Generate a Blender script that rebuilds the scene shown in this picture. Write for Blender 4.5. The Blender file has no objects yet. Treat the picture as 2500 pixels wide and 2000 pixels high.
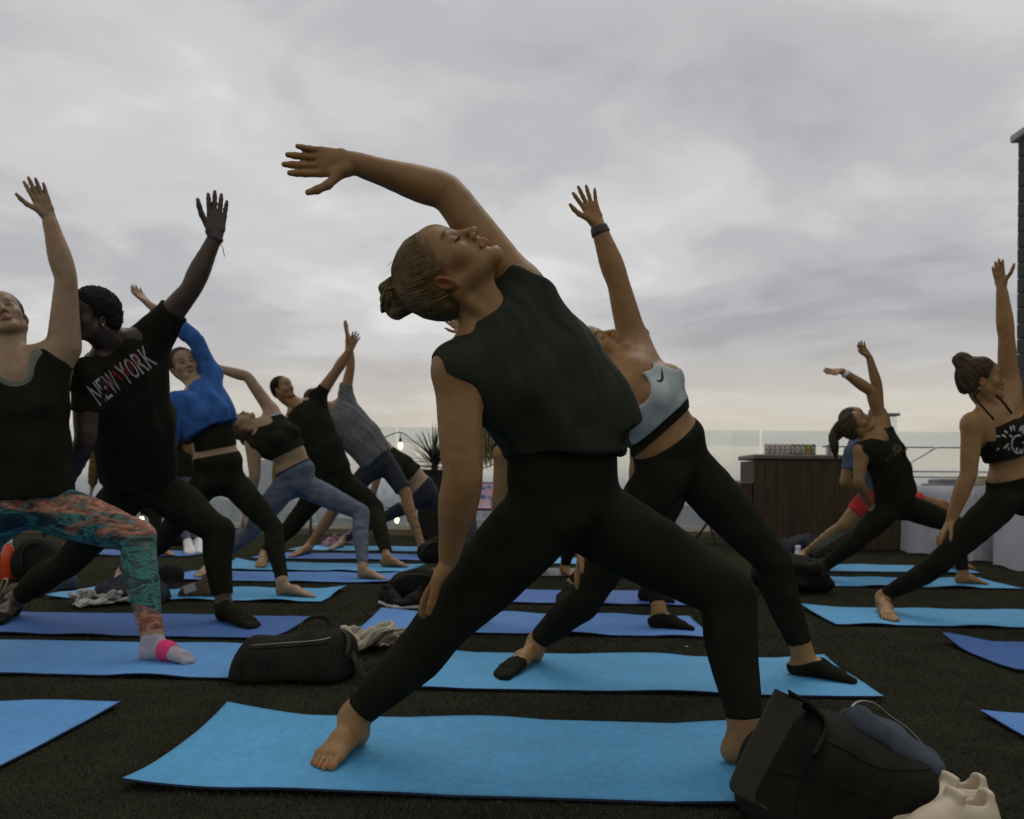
import bpy, math, random
import numpy as np
from mathutils import Vector, Matrix
from concurrent.futures import ThreadPoolExecutor

# ------------------------------------------------------------------ camera, sky, sun, exposure
SC = bpy.context.scene
COL = SC.collection
FPX, HORIZON, CAM_H, ROLL = 1950.0, 1185.0, 0.73, math.radians(0.45)   # photo pixels (2500 x 2000)
cam_data = bpy.data.cameras.new('camera')
cam = bpy.data.objects.new('camera', cam_data); COL.objects.link(cam)
cam_data.sensor_width = 36.0; cam_data.lens = FPX / 2500 * 36
cam_data.shift_y = (HORIZON - 1000) / 2500
cam_data.clip_start = 0.05; cam_data.clip_end = 60000
cam_data.dof.use_dof = True; cam_data.dof.focus_distance = 2.1; cam_data.dof.aperture_fstop = 5.0
_cr, _sr = math.cos(ROLL), math.sin(ROLL)
cam.matrix_world = Matrix(((_cr, -_sr, 0, 0), (0, 0, -1, 0), (_sr, _cr, 0, CAM_H), (0, 0, 0, 1)))
SC.camera = cam
SC.view_settings.view_transform = 'Standard'; SC.view_settings.look = 'None'
SC.view_settings.exposure = 0.0; SC.view_settings.gamma = 1.0
try: SC.view_settings.use_curve_mapping = False
except Exception: pass
SC.cycles.max_bounces = 6; SC.cycles.transparent_max_bounces = 12
SC.cycles.use_denoising = True

SUN_EL, SUN_AZ = math.radians(58), math.radians(24)      # azimuth from +Y towards +X
world = bpy.data.worlds.new('World'); SC.world = world; world.use_nodes = True
wn, wl = world.node_tree.nodes, world.node_tree.links
wn.clear()
def wnode(t, **kw):
    n = wn.new(t)
    for k, v in kw.items(): setattr(n, k, v)
    return n
def wmath(op, a, b=None, c=None):
    n = wnode('ShaderNodeMath', operation=op)
    for i, v in enumerate((a, b, c)):
        if v is None: continue
        if isinstance(v, (int, float)): n.inputs[i].default_value = v
        else: wl.new(v, n.inputs[i])
    return n.outputs[0]
def wramp(fac, stops, interp='EASE'):
    n = wnode('ShaderNodeValToRGB'); n.color_ramp.interpolation = interp
    e = n.color_ramp.elements
    while len(e) < len(stops): e.new(0.5)
    for i, (p, c) in enumerate(stops): e[i].position = p; e[i].color = (c[0], c[1], c[2], 1)
    wl.new(fac, n.inputs[0]); return n.outputs[0]
def wmix(fac, a, b, mode='MIX'):
    n = wnode('ShaderNodeMix', data_type='RGBA', blend_type=mode)
    for s, v in ((n.inputs[0], fac), (n.inputs[6], a), (n.inputs[7], b)):
        if isinstance(v, (int, float)): s.default_value = v
        elif isinstance(v, tuple): s.default_value = (*v, 1)
        else: wl.new(v, s)
    return n.outputs[2]
tc = wnode('ShaderNodeTexCoord')
sep = wnode('ShaderNodeSeparateXYZ'); wl.new(tc.outputs['Generated'], sep.inputs[0])
zc = wmath('MAXIMUM', sep.outputs[2], 0.0)
den = wmath('ADD', zc, 0.13)
cmb = wnode('ShaderNodeCombineXYZ')
wl.new(wmath('DIVIDE', sep.outputs[0], den), cmb.inputs[0]); wl.new(wmath('DIVIDE', sep.outputs[1], den), cmb.inputs[1])
def wnoise(scale, detail, rough, dist, off):
    mp = wnode('ShaderNodeMapping'); mp.inputs['Location'].default_value = off
    mp.inputs['Rotation'].default_value = (0, 0, 0.35)
    wl.new(cmb.outputs[0], mp.inputs[0])
    n = wnode('ShaderNodeTexNoise'); n.inputs['Scale'].default_value = scale; n.inputs['Detail'].default_value = detail
    n.inputs['Roughness'].default_value = rough; n.inputs['Distortion'].default_value = dist
    wl.new(mp.outputs[0], n.inputs['Vector']); return n.outputs[0]
n1 = wnoise(0.75, 7, 0.52, 0.35, (3.1, 1.7, 0))
n2 = wnoise(2.6, 6, 0.55, 0.5, (7.7, 4.2, 0))
cl = wmath('ADD', wmath('MULTIPLY', n1, 0.72), wmath('MULTIPLY', n2, 0.28))
cloud = wramp(cl, [(0.34, (0.395, 0.395, 0.418)), (0.45, (0.51, 0.507, 0.525)), (0.54, (0.64, 0.635, 0.64)), (0.64, (0.79, 0.78, 0.772))])
warm = wramp(wmath('ADD', zc, wmath('MULTIPLY', wmath('SUBTRACT', n2, 0.5), 0.06)), [(0.0, (1, 1, 1)), (0.05, (0.9, 0.9, 0.9)), (0.20, (0.0, 0.0, 0.0))])
cloud = wmix(warm, cloud, wmix(0.72, cloud, (0.70, 0.615, 0.47)))
sky = wnode('ShaderNodeTexSky', sky_type='NISHITA'); sky.sun_disc = False
sky.sun_elevation = SUN_EL; sky.sun_rotation = SUN_AZ; sky.air_density = 1.5; sky.dust_density = 3.0
skyc = wmix(1.0, sky.outputs[0], (0.07, 0.07, 0.07), 'MULTIPLY')
bg = wnode('ShaderNodeBackground'); bg.inputs['Strength'].default_value = 1.0
wl.new(wmix(0.93, skyc, cloud), bg.inputs['Color'])
wo = wnode('ShaderNodeOutputWorld'); wl.new(bg.outputs[0], wo.inputs[0])

sun_data = bpy.data.lights.new('sun', 'SUN'); sun = bpy.data.objects.new('sun', sun_data); COL.objects.link(sun)
sun_data.energy = 0.7; sun_data.angle = math.radians(35); sun_data.color = (1.0, 0.95, 0.88)
sd = Vector((math.sin(SUN_AZ) * math.cos(SUN_EL), math.cos(SUN_AZ) * math.cos(SUN_EL), math.sin(SUN_EL)))
sun.rotation_euler = sd.to_track_quat('Z', 'Y').to_euler(); sun.location = sd * 30

# ------------------------------------------------------------------ pixel helpers
A3 = lambda *v: np.array(v, dtype=float)
CAMP = A3(0, 0, CAM_H); C_R = A3(_cr, 0, _sr); C_U = A3(-_sr, 0, _cr); C_F = A3(0, 1, 0)
def P(px, py, d):
    return CAMP + d * (C_F + (px - 1250) / FPX * C_R - (py - HORIZON) / FPX * C_U)
def G(px, py, z=0.0):
    r = C_F + (px - 1250) / FPX * C_R - (py - HORIZON) / FPX * C_U
    return CAMP + r * ((z - CAM_H) / r[2])
def unit(v):
    v = np.asarray(v, float); return v / (np.linalg.norm(v) + 1e-12)

# ------------------------------------------------------------------ object helpers
def tag(o, label=None, cat=None, group=None, kind=None):
    if label: o['label'] = label
    if cat: o['category'] = cat
    if group: o['group'] = group
    if kind: o['kind'] = kind
    return o
def empty(name, loc=(0, 0, 0), rz=0.0):
    o = bpy.data.objects.new(name, None); COL.objects.link(o)
    o.location = tuple(float(x) for x in loc); o.rotation_euler = (0, 0, rz); o.empty_display_size = 0.1
    return o
def mesh_obj(name, V, F, mat, parent=None, smooth=True, col=None, local=False):
    """F: (n,4) or (n,3) array or list of polygons; V in world space unless local."""
    me = bpy.data.meshes.new(name)
    V = np.asarray(V, np.float32)
    if isinstance(F, np.ndarray):
        k = F.shape[1]; n = len(F)
        me.vertices.add(len(V)); me.vertices.foreach_set('co', V.ravel())
        me.loops.add(n * k); me.loops.foreach_set('vertex_index', F.astype(np.int32).ravel())
        me.polygons.add(n); me.polygons.foreach_set('loop_start', np.arange(0, n * k, k, dtype=np.int32))
        me.polygons.foreach_set('loop_total', np.full(n, k, np.int32)) if bpy.app.version < (4, 1, 0) else None
        me.update(calc_edges=True)
    else:
        me.from_pydata([tuple(map(float, v)) for v in V], [], [tuple(map(int, f)) for f in F])
    if smooth: me.polygons.foreach_set('use_smooth', np.ones(len(me.polygons), bool))
    if col is not None:
        a = me.color_attributes.new('Col', 'FLOAT_COLOR', 'POINT')
        c = np.ones((len(V), 4), np.float32); c[:, :3] = col
        a.data.foreach_set('color', c.ravel())
    mats = mat if isinstance(mat, (list, tuple)) else [mat]
    for m in mats: me.materials.append(m)
    me.validate(); me.update()
    o = bpy.data.objects.new(name, me); COL.objects.link(o)
    if parent is not None:
        o.parent = parent
        if not local:
            pm = Matrix.LocRotScale(parent.location, parent.rotation_euler, parent.scale)
            q = parent.parent
            while q is not None:
                pm = Matrix.LocRotScale(q.location, q.rotation_euler, q.scale) @ pm; q = q.parent
            me.transform(pm.inverted())
    return o
class MB:
    """collects polygons for one mesh object"""
    def __init__(s): s.v = []; s.f = []; s.mi = []
    def poly(s, pts, faces, mi=0):
        b = len(s.v); s.v += [tuple(map(float, p)) for p in pts]
        s.f += [tuple(b + i for i in f) for f in faces]; s.mi += [mi] * len(faces)
    def box(s, c, size, rz=0.0, bev=0.0, mi=0, R=None):
        hx, hy, hz = [x / 2 for x in size]
        if R is None: R = np.array([[math.cos(rz), -math.sin(rz), 0], [math.sin(rz), math.cos(rz), 0], [0, 0, 1.0]])
        b = min(bev, hx * .9, hy * .9, hz * .9)
        if b <= 0:
            pts = [R @ A3(x * hx, y * hy, z * hz) + np.asarray(c) for z in (-1, 1) for y in (-1, 1) for x in (-1, 1)]
            s.poly(pts, [(0, 2, 3, 1), (4, 5, 7, 6), (0, 1, 5, 4), (2, 6, 7, 3), (0, 4, 6, 2), (1, 3, 7, 5)], mi); return
        pts = []; idx = {}
        for sx in (-1, 1):
            for sy in (-1, 1):
                for sz in (-1, 1):
                    for ax in range(3):
                        q = [sx * (hx - b), sy * (hy - b), sz * (hz - b)]
                        q[ax] = (sx * hx, sy * hy, sz * hz)[ax]
                        idx[(sx, sy, sz, ax)] = len(pts); pts.append(R @ np.array(q) + np.asarray(c))
        F = []
        for ax in range(3):
            o = [a for a in range(3) if a != ax]
            for sg in (-1, 1):
                q = []
                for (u, w) in ((-1, -1), (1, -1), (1, 1), (-1, 1)):
                    k = [0, 0, 0]; k[ax] = sg; k[o[0]] = u; k[o[1]] = w; q.append(idx[(*k, ax)])
                if (sg > 0) == (ax == 1): q = q[::-1]
                F.append(q)
        for ax in range(3):
            o = [a for a in range(3) if a != ax]
            for u in (-1, 1):
                for w in (-1, 1):
                    k0 = [0, 0, 0]; k1 = [0, 0, 0]
                    k0[o[0]] = k1[o[0]] = u; k0[o[1]] = k1[o[1]] = w; k0[ax] = -1; k1[ax] = 1
                    F.append([idx[(*k0, o[0])], idx[(*k1, o[0])], idx[(*k1, o[1])], idx[(*k0, o[1])]])
        for sx in (-1, 1):
            for sy in (-1, 1):
                for sz in (-1, 1): F.append([idx[(sx, sy, sz, a)] for a in range(3)])
        s.poly(pts, F, mi)
    def tube(s, pts, r, n=8, cap=True, mi=0, flat=None):
        pts = [np.asarray(p, float) for p in pts]; m = len(pts)
        rs = [r] * m if np.isscalar(r) else list(r)
        base = len(s.v); prev = None
        for i, p in enumerate(pts):
            t = unit(pts[min(i + 1, m - 1)] - pts[max(i - 1, 0)])
            if prev is None:
                ref = A3(0, 0, 1) if abs(t[2]) < .9 else A3(1, 0, 0)
                u = unit(np.cross(t, ref))
            else: u = unit(prev - t * np.dot(prev, t))
            prev = u; w = np.cross(t, u)
            fl = 1.0 if flat is None else flat
            for k in range(n):
                a = 2 * math.pi * k / n
                s.v.append(tuple(p + rs[i] * (math.cos(a) * u + fl * math.sin(a) * w)))
        for i in range(m - 1):
            for k in range(n):
                a, b = base + i * n + k, base + i * n + (k + 1) % n
                s.f.append((a, b, b + n, a + n)); s.mi.append(mi)
        if cap:
            s.f.append(tuple(base + k for k in range(n))[::-1]); s.f.append(tuple(base + (m - 1) * n + k for k in range(n)))
            s.mi += [mi, mi]
    def lathe(s, prof, c=(0, 0, 0), n=24, mi=0):
        base = len(s.v); m = len(prof)
        for (r, z) in prof:
            for k in range(n):
                a = 2 * math.pi * k / n
                s.v.append((c[0] + r * math.cos(a), c[1] + r * math.sin(a), c[2] + z))
        for i in range(m - 1):
            for k in range(n):
                a, b = base + i * n + k, base + i * n + (k + 1) % n
                s.f.append((a, b, b + n, a + n)); s.mi.append(mi)
        s.f.append(tuple(base + k for k in range(n))[::-1]); s.f.append(tuple(base + (m - 1) * n + k for k in range(n)))
        s.mi += [mi, mi]
    def build(s, name, mat, parent=None, smooth=False, local=False):
        o = mesh_obj(name, np.array(s.v), s.f, mat, parent, smooth, None, local)
        if isinstance(mat, (list, tuple)) and len(o.data.polygons) == len(s.mi):
            o.data.polygons.foreach_set('material_index', np.array(s.mi, np.int32))
        return o

# ------------------------------------------------------------------ materials
def new_mat(name):
    m = bpy.data.materials.new(name); m.use_nodes = True
    nt = m.node_tree; b = nt.nodes['Principled BSDF']
    return m, nt, b
def N(nt, t, **kw):
    n = nt.nodes.new(t)
    for k, v in kw.items():
        if k in n.inputs.keys(): n.inputs[k].default_value = v
        else: setattr(n, k, v)
    return n
def ramp(nt, fac, stops, interp='LINEAR'):
    n = nt.nodes.new('ShaderNodeValToRGB'); n.color_ramp.interpolation = interp
    e = n.color_ramp.elements
    while len(e) < len(stops): e.new(0.5)
    for i, (p, c) in enumerate(stops): e[i].position = p; e[i].color = (*c, 1)
    nt.links.new(fac, n.inputs[0]); return n.outputs[0]
def fabric(name, c, rough=0.85, var=0.25, weave=900, bump=0.25, spec=0.25, sheen=0.0, big=9):
    m, nt, b = new_mat(name)
    tcn = N(nt, 'ShaderNodeTexCoord'); n1 = N(nt, 'ShaderNodeTexNoise', Scale=big, Detail=5)
    nt.links.new(tcn.outputs['Object'], n1.inputs['Vector'])
    lo = tuple(x * (1 - var) for x in c); hi = tuple(min(1, x * (1 + var)) for x in c)
    nt.links.new(ramp(nt, n1.outputs[0], [(0.3, lo), (0.7, hi)]), b.inputs['Base Color'])
    b.inputs['Roughness'].default_value = rough; b.inputs['Specular IOR Level'].default_value = spec
    if sheen: b.inputs['Sheen Weight'].default_value = sheen; b.inputs['Sheen Roughness'].default_value = 0.6
    n2 = N(nt, 'ShaderNodeTexNoise', Scale=weave, Detail=2); nt.links.new(tcn.outputs['Object'], n2.inputs['Vector'])
    bp = N(nt, 'ShaderNodeBump', Strength=bump, Distance=0.002); nt.links.new(n2.outputs[0], bp.inputs['Height'])
    nt.links.new(bp.outputs[0], b.inputs['Normal'])
    return m
def skin_mat(name, c, rough=0.5):
    m, nt, b = new_mat(name)
    tcn = N(nt, 'ShaderNodeTexCoord'); n1 = N(nt, 'ShaderNodeTexNoise', Scale=26, Detail=9, Roughness=.66)
    nt.links.new(tcn.outputs['Object'], n1.inputs['Vector'])
    cc = ramp(nt, n1.outputs[0], [(0.28, (c[0] * .84, c[1] * .77, c[2] * .76)), (0.5, c), (0.72, (min(1, c[0] * 1.12), c[1] * 1.16, c[2] * 1.2))])
    at = N(nt, 'ShaderNodeAttribute', attribute_name='Col')
    mx = nt.nodes.new('ShaderNodeMix'); mx.data_type = 'RGBA'; mx.blend_type = 'MULTIPLY'; mx.inputs[0].default_value = 1
    nt.links.new(cc, mx.inputs[6]); nt.links.new(at.outputs['Color'], mx.inputs[7])
    nt.links.new(mx.outputs[2], b.inputs['Base Color'])
    b.inputs['Roughness'].default_value = rough; b.inputs['Specular IOR Level'].default_value = 0.35
    b.inputs['Subsurface Weight'].default_value = 0.12; b.inputs['Subsurface Radius'].default_value = (0.02, 0.008, 0.004)
    b.inputs['Subsurface Scale'].default_value = 0.4
    n2 = N(nt, 'ShaderNodeTexNoise', Scale=420, Detail=3); nt.links.new(tcn.outputs['Object'], n2.inputs['Vector'])
    bp = N(nt, 'ShaderNodeBump', Strength=0.32, Distance=0.001); nt.links.new(n2.outputs[0], bp.inputs['Height'])
    nt.links.new(bp.outputs[0], b.inputs['Normal'])
    return m
def plain(name, c, rough=0.5, metal=0.0, spec=0.5, var=0.12, scale=14, bump=0.1):
    m, nt, b = new_mat(name)
    tcn = N(nt, 'ShaderNodeTexCoord'); n1 = N(nt, 'ShaderNodeTexNoise', Scale=scale, Detail=6)
    nt.links.new(tcn.outputs['Object'], n1.inputs['Vector'])
    nt.links.new(ramp(nt, n1.outputs[0], [(0.3, tuple(x * (1 - var) for x in c)), (0.7, tuple(min(1, x * (1 + var)) for x in c))]), b.inputs['Base Color'])
    b.inputs['Roughness'].default_value = rough; b.inputs['Metallic'].default_value = metal; b.inputs['Specular IOR Level'].default_value = spec
    bp = N(nt, 'ShaderNodeBump', Strength=bump, Distance=0.003); nt.links.new(n1.outputs[0], bp.inputs['Height'])
    nt.links.new(bp.outputs[0], b.inputs['Normal'])
    return m
def hair_mat(name, c, rough=.5, spec=.3):
    m, nt, b = new_mat(name)
    tcn = N(nt, 'ShaderNodeTexCoord'); n1 = N(nt, 'ShaderNodeTexNoise', Scale=60, Detail=6, Roughness=0.7)
    nt.links.new(tcn.outputs['Object'], n1.inputs['Vector'])
    cc = ramp(nt, n1.outputs[0], [(0.3, tuple(x * .55 for x in c)), (0.7, tuple(min(1, x * 1.4) for x in c))])
    at = N(nt, 'ShaderNodeAttribute', attribute_name='Col')
    mx = nt.nodes.new('ShaderNodeMix'); mx.data_type = 'RGBA'; mx.blend_type = 'MULTIPLY'; mx.inputs[0].default_value = 1
    nt.links.new(cc, mx.inputs[6]); nt.links.new(at.outputs['Color'], mx.inputs[7])
    nt.links.new(mx.outputs[2], b.inputs['Base Color'])
    b.inputs['Roughness'].default_value = rough; b.inputs['Specular IOR Level'].default_value = spec
    n2 = N(nt, 'ShaderNodeTexNoise', Scale=300, Detail=3); nt.links.new(tcn.outputs['Object'], n2.inputs['Vector'])
    bp = N(nt, 'ShaderNodeBump', Strength=0.5, Distance=0.002); nt.links.new(n2.outputs[0], bp.inputs['Height'])
    nt.links.new(bp.outputs[0], b.inputs['Normal'])
    return m
def emit(name, c, s):
    m, nt, b = new_mat(name)
    b.inputs['Emission Color'].default_value = (*c, 1); b.inputs['Emission Strength'].default_value = s
    b.inputs['Base Color'].default_value = (*c, 1)
    return m

# ------------------------------------------------------------------ implicit bodies: smooth unions of tapered shapes, meshed as one surface
class Prim:
    __slots__ = ('f', 'lo', 'hi', 'k', 'tags', 'sub')
    def __init__(s, f, lo, hi, k, tags, sub=False): s.f = f; s.lo = lo; s.hi = hi; s.k = k; s.tags = tags; s.sub = sub
def cone(a, b, ra, rb, k=.02, tags=''):
    a = np.asarray(a, float); b = np.asarray(b, float); ab = b - a; L2 = float(ab @ ab) + 1e-12; r = max(ra, rb)
    def f(X, Y, Z):
        x, y, z = X - a[0], Y - a[1], Z - a[2]
        t = np.clip((x * ab[0] + y * ab[1] + z * ab[2]) / L2, 0, 1)
        return np.sqrt((x - t * ab[0]) ** 2 + (y - t * ab[1]) ** 2 + (z - t * ab[2]) ** 2) - (ra + (rb - ra) * t)
    return Prim(f, np.minimum(a, b) - r, np.maximum(a, b) + r, k, tags)
def ecap(a, b, U, ua, va, ub, vb, k=.03, tags='', cap=None):
    """elliptic tapered capsule; U = direction of the first half width"""
    a = np.asarray(a, float); b = np.asarray(b, float); ab = b - a; L = float(np.linalg.norm(ab)) + 1e-9; e = ab / L
    U = np.asarray(U, float); U = unit(U - e * (U @ e)); V = np.cross(e, U); r = max(ua, va, ub, vb)
    rc = cap if cap else min(ua, va, ub, vb)
    def f(X, Y, Z):
        x, y, z = X - a[0], Y - a[1], Z - a[2]
        w = x * e[0] + y * e[1] + z * e[2]; t = np.clip(w / L, 0, 1); s = (w - t * L) / rc
        ru = ua + (ub - ua) * t; rv = va + (vb - va) * t
        u = (x * U[0] + y * U[1] + z * U[2]) / ru; v = (x * V[0] + y * V[1] + z * V[2]) / rv
        n = np.sqrt(u * u + v * v + s * s) + 1e-9
        g = np.sqrt((u / ru) ** 2 + (v / rv) ** 2 + (s / rc) ** 2) + 1e-9
        return n * (n - 1) / g
    return Prim(f, np.minimum(a, b) - r, np.maximum(a, b) + r, k, tags)
def ell(c, axes, rad, k=.02, tags=''):
    c = np.asarray(c, float); M = np.array(axes, float); rad = np.asarray(rad, float)
    ext = np.sqrt(((M * rad[:, None]) ** 2).sum(0))
    def f(X, Y, Z):
        x, y, z = X - c[0], Y - c[1], Z - c[2]
        q = [(x * M[i, 0] + y * M[i, 1] + z * M[i, 2]) / rad[i] for i in range(3)]
        n = np.sqrt(q[0] ** 2 + q[1] ** 2 + q[2] ** 2) + 1e-9
        g = np.sqrt((q[0] / rad[0]) ** 2 + (q[1] / rad[1]) ** 2 + (q[2] / rad[2]) ** 2) + 1e-9
        return n * (n - 1) / g
    return Prim(f, c - ext, c + ext, k, tags)
def carve(p): p.sub = True; return p
def catmull(pts, n):
    pts = [np.asarray(p, float) for p in pts]; q = [2 * pts[0] - pts[1]] + pts + [2 * pts[-1] - pts[-2]]; out = []
    for i in range(1, len(q) - 2):
        for j in range(n):
            t = j / n; a, b, c, d = q[i - 1:i + 3]
            out.append(.5 * ((2 * b) + (c - a) * t + (2 * a - 5 * b + 4 * c - d) * t * t + (3 * b - a - 3 * c + d) * t ** 3))
    out.append(pts[-1]); return out
def chain(pts, rad, k=.012, tags='', n=3):
    q = catmull([np.append(np.asarray(p, float), r) for p, r in zip(pts, rad)], n)
    return [cone(q[i][:3], q[i + 1][:3], q[i][3], q[i + 1][3], k, tags) for i in range(len(q) - 1)]
def axis_pts(lo, hi, base, zones):
    out = [lo]
    while out[-1] < hi:
        x = out[-1]; h = base
        for (a, b, r) in zones:
            if a <= x <= b: h = min(h, r)
        out.append(x + h)
    return np.array(out, np.float32)
def polygonize(prims, res, zones=(), off=0.0, cuts=(), smooth=1):
    """zones: (center, radius, resolution).  cuts: (point, outward normal, radius or None) remove what lies beyond."""
    adds = [p for p in prims if not p.sub]
    mg = res * 3 + abs(off)
    lo = np.min([p.lo for p in adds], 0) - mg; hi = np.max([p.hi for p in adds], 0) + mg
    ax = [axis_pts(lo[i], hi[i], res, [(c[i] - r, c[i] + r, rr) for (c, r, rr) in zones]) for i in range(3)]
    D = np.full([len(a) for a in ax], 1.0, np.float32)
    def sl(l, h):
        s = [slice(max(0, int(np.searchsorted(ax[i], l[i])) - 1), int(np.searchsorted(ax[i], h[i])) + 1) for i in range(3)]
        return tuple(s), ax[0][s[0]][:, None, None], ax[1][s[1]][None, :, None], ax[2][s[2]][None, None, :]
    for p in prims:
        m = p.k + abs(off) + 2.5 * res
        s, X, Y, Z = sl(p.lo - m, p.hi + m)
        if min(len(X), Y.shape[1], Z.shape[2]) == 0: continue
        d = p.f(X, Y, Z).astype(np.float32); o = D[s]; k = np.float32(max(p.k, 1e-4))
        if p.sub:
            d = -(d + off); h = np.maximum(k - np.abs(o - d), 0) / k
            D[s] = np.maximum(o, d) + h * h * k * .25
        else:
            d -= off; h = np.maximum(k - np.abs(o - d), 0) / k
            D[s] = np.minimum(o, d) - h * h * k * .25
    for (pt, nrm, R) in cuts:
        pt = np.asarray(pt, float); nrm = unit(nrm)
        if R is None: s, X, Y, Z = sl(lo, hi)
        else: s, X, Y, Z = sl(pt - R - res * 2, pt + R + res * 2)
        if min(len(X), Y.shape[1], Z.shape[2]) == 0: continue
        x, y, z = X - pt[0], Y - pt[1], Z - pt[2]
        d = -(x * nrm[0] + y * nrm[1] + z * nrm[2])
        if R is not None: d = np.maximum(d, np.sqrt(x * x + y * y + z * z) - R)
        D[s] = np.maximum(D[s], (-d).astype(np.float32))
    I = (D < 0).view(np.uint8)
    nx, ny, nz = D.shape
    S = I[:-1, :-1, :-1] + I[1:, :-1, :-1]
    S = S[:, :, :] + I[:-1, 1:, :-1] + I[1:, 1:, :-1]
    S = S + I[:-1, :-1, 1:] + I[1:, :-1, 1:] + I[:-1, 1:, 1:] + I[1:, 1:, 1:]
    cells = np.flatnonzero((S > 0) & (S < 8))
    if len(cells) == 0: return np.zeros((0, 3)), np.zeros((0, 4), int)
    cy, cz = ny - 1, nz - 1
    ci = cells // (cy * cz); cj = (cells // cz) % cy; ck = cells % cz
    corner = {}
    for a in (0, 1):
        for b in (0, 1):
            for c in (0, 1): corner[(a, b, c)] = D[ci + a, cj + b, ck + c]
    acc = np.zeros((len(cells), 3), np.float32); cnt = np.zeros(len(cells), np.float32)
    keys = list(corner)
    for k0 in keys:
        for axn in range(3):
            if k0[axn]: continue
            k1 = list(k0); k1[axn] = 1; k1 = tuple(k1)
            d0, d1 = corner[k0], corner[k1]; m = (d0 < 0) != (d1 < 0)
            t = np.where(m, d0 / np.where(m, d0 - d1, 1), 0)
            for i in range(3): acc[:, i] += np.where(m, k0[i] + (t if i == axn else 0), 0)
            cnt += m
    acc /= cnt[:, None]
    V = np.empty((len(cells), 3), np.float32)
    for i, c in enumerate((ci, cj, ck)):
        V[:, i] = ax[i][c] + acc[:, i] * (ax[i][c + 1] - ax[i][c])
    quads = []
    for axn in range(3):
        a = [slice(None)] * 3; b = [slice(None)] * 3; a[axn] = slice(0, -1); b[axn] = slice(1, None)
        ch = I[tuple(a)] != I[tuple(b)]
        e = np.argwhere(ch); o = [i for i in range(3) if i != axn]
        e = e[(e[:, o[0]] > 0) & (e[:, o[1]] > 0) & (e[:, o[0]] < D.shape[o[0]] - 1) & (e[:, o[1]] < D.shape[o[1]] - 1)]
        ins = I[e[:, 0], e[:, 1], e[:, 2]].astype(bool)
        ids = []
        for (u, w) in ((-1, -1), (0, -1), (0, 0), (-1, 0)):
            q = e.copy(); q[:, o[0]] += u; q[:, o[1]] += w
            ids.append(np.searchsorted(cells, (q[:, 0] * cy + q[:, 1]) * cz + q[:, 2]))
        Q = np.stack(ids, 1)
        flip = ins if axn == 1 else ~ins
        Q[flip] = Q[flip][:, ::-1]; quads.append(Q)
    F = np.concatenate(quads)
    for _ in range(smooth):
        A = np.zeros_like(V); c = np.zeros(len(V), np.float32)
        for i in range(4):
            u, w = F[:, i], F[:, (i + 1) % 4]
            for j in range(3): A[:, j] += np.bincount(u, V[w, j], len(V)) + np.bincount(w, V[u, j], len(V))
            c += np.bincount(u, minlength=len(V)) + np.bincount(w, minlength=len(V))
        V = V * .6 + .4 * A / np.maximum(c, 1)[:, None]
    return V, F
def vnormals(V, F):
    n = np.cross(V[F[:, 2]] - V[F[:, 0]], V[F[:, 3]] - V[F[:, 1]]); out = np.zeros_like(V)
    for i in range(4):
        for j in range(3): out[:, j] += np.bincount(F[:, i], n[:, j], len(V))
    return out / (np.linalg.norm(out, axis=1)[:, None] + 1e-12)
def snoise(V, freq, seed, n=7, stretch=None):
    r = np.random.RandomState(seed); out = np.zeros(len(V))
    W = V if stretch is None else V @ np.asarray(stretch).T
    for i in range(n):
        d = unit(r.normal(size=3)) * freq * r.uniform(.6, 1.6)
        w = W + .25 / freq * np.sin(W[:, [1, 2, 0]] * freq * 1.3 + r.uniform(0, 6))
        out += np.sin(w @ d + r.uniform(0, 6.28))
    return out / n ** .5

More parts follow.
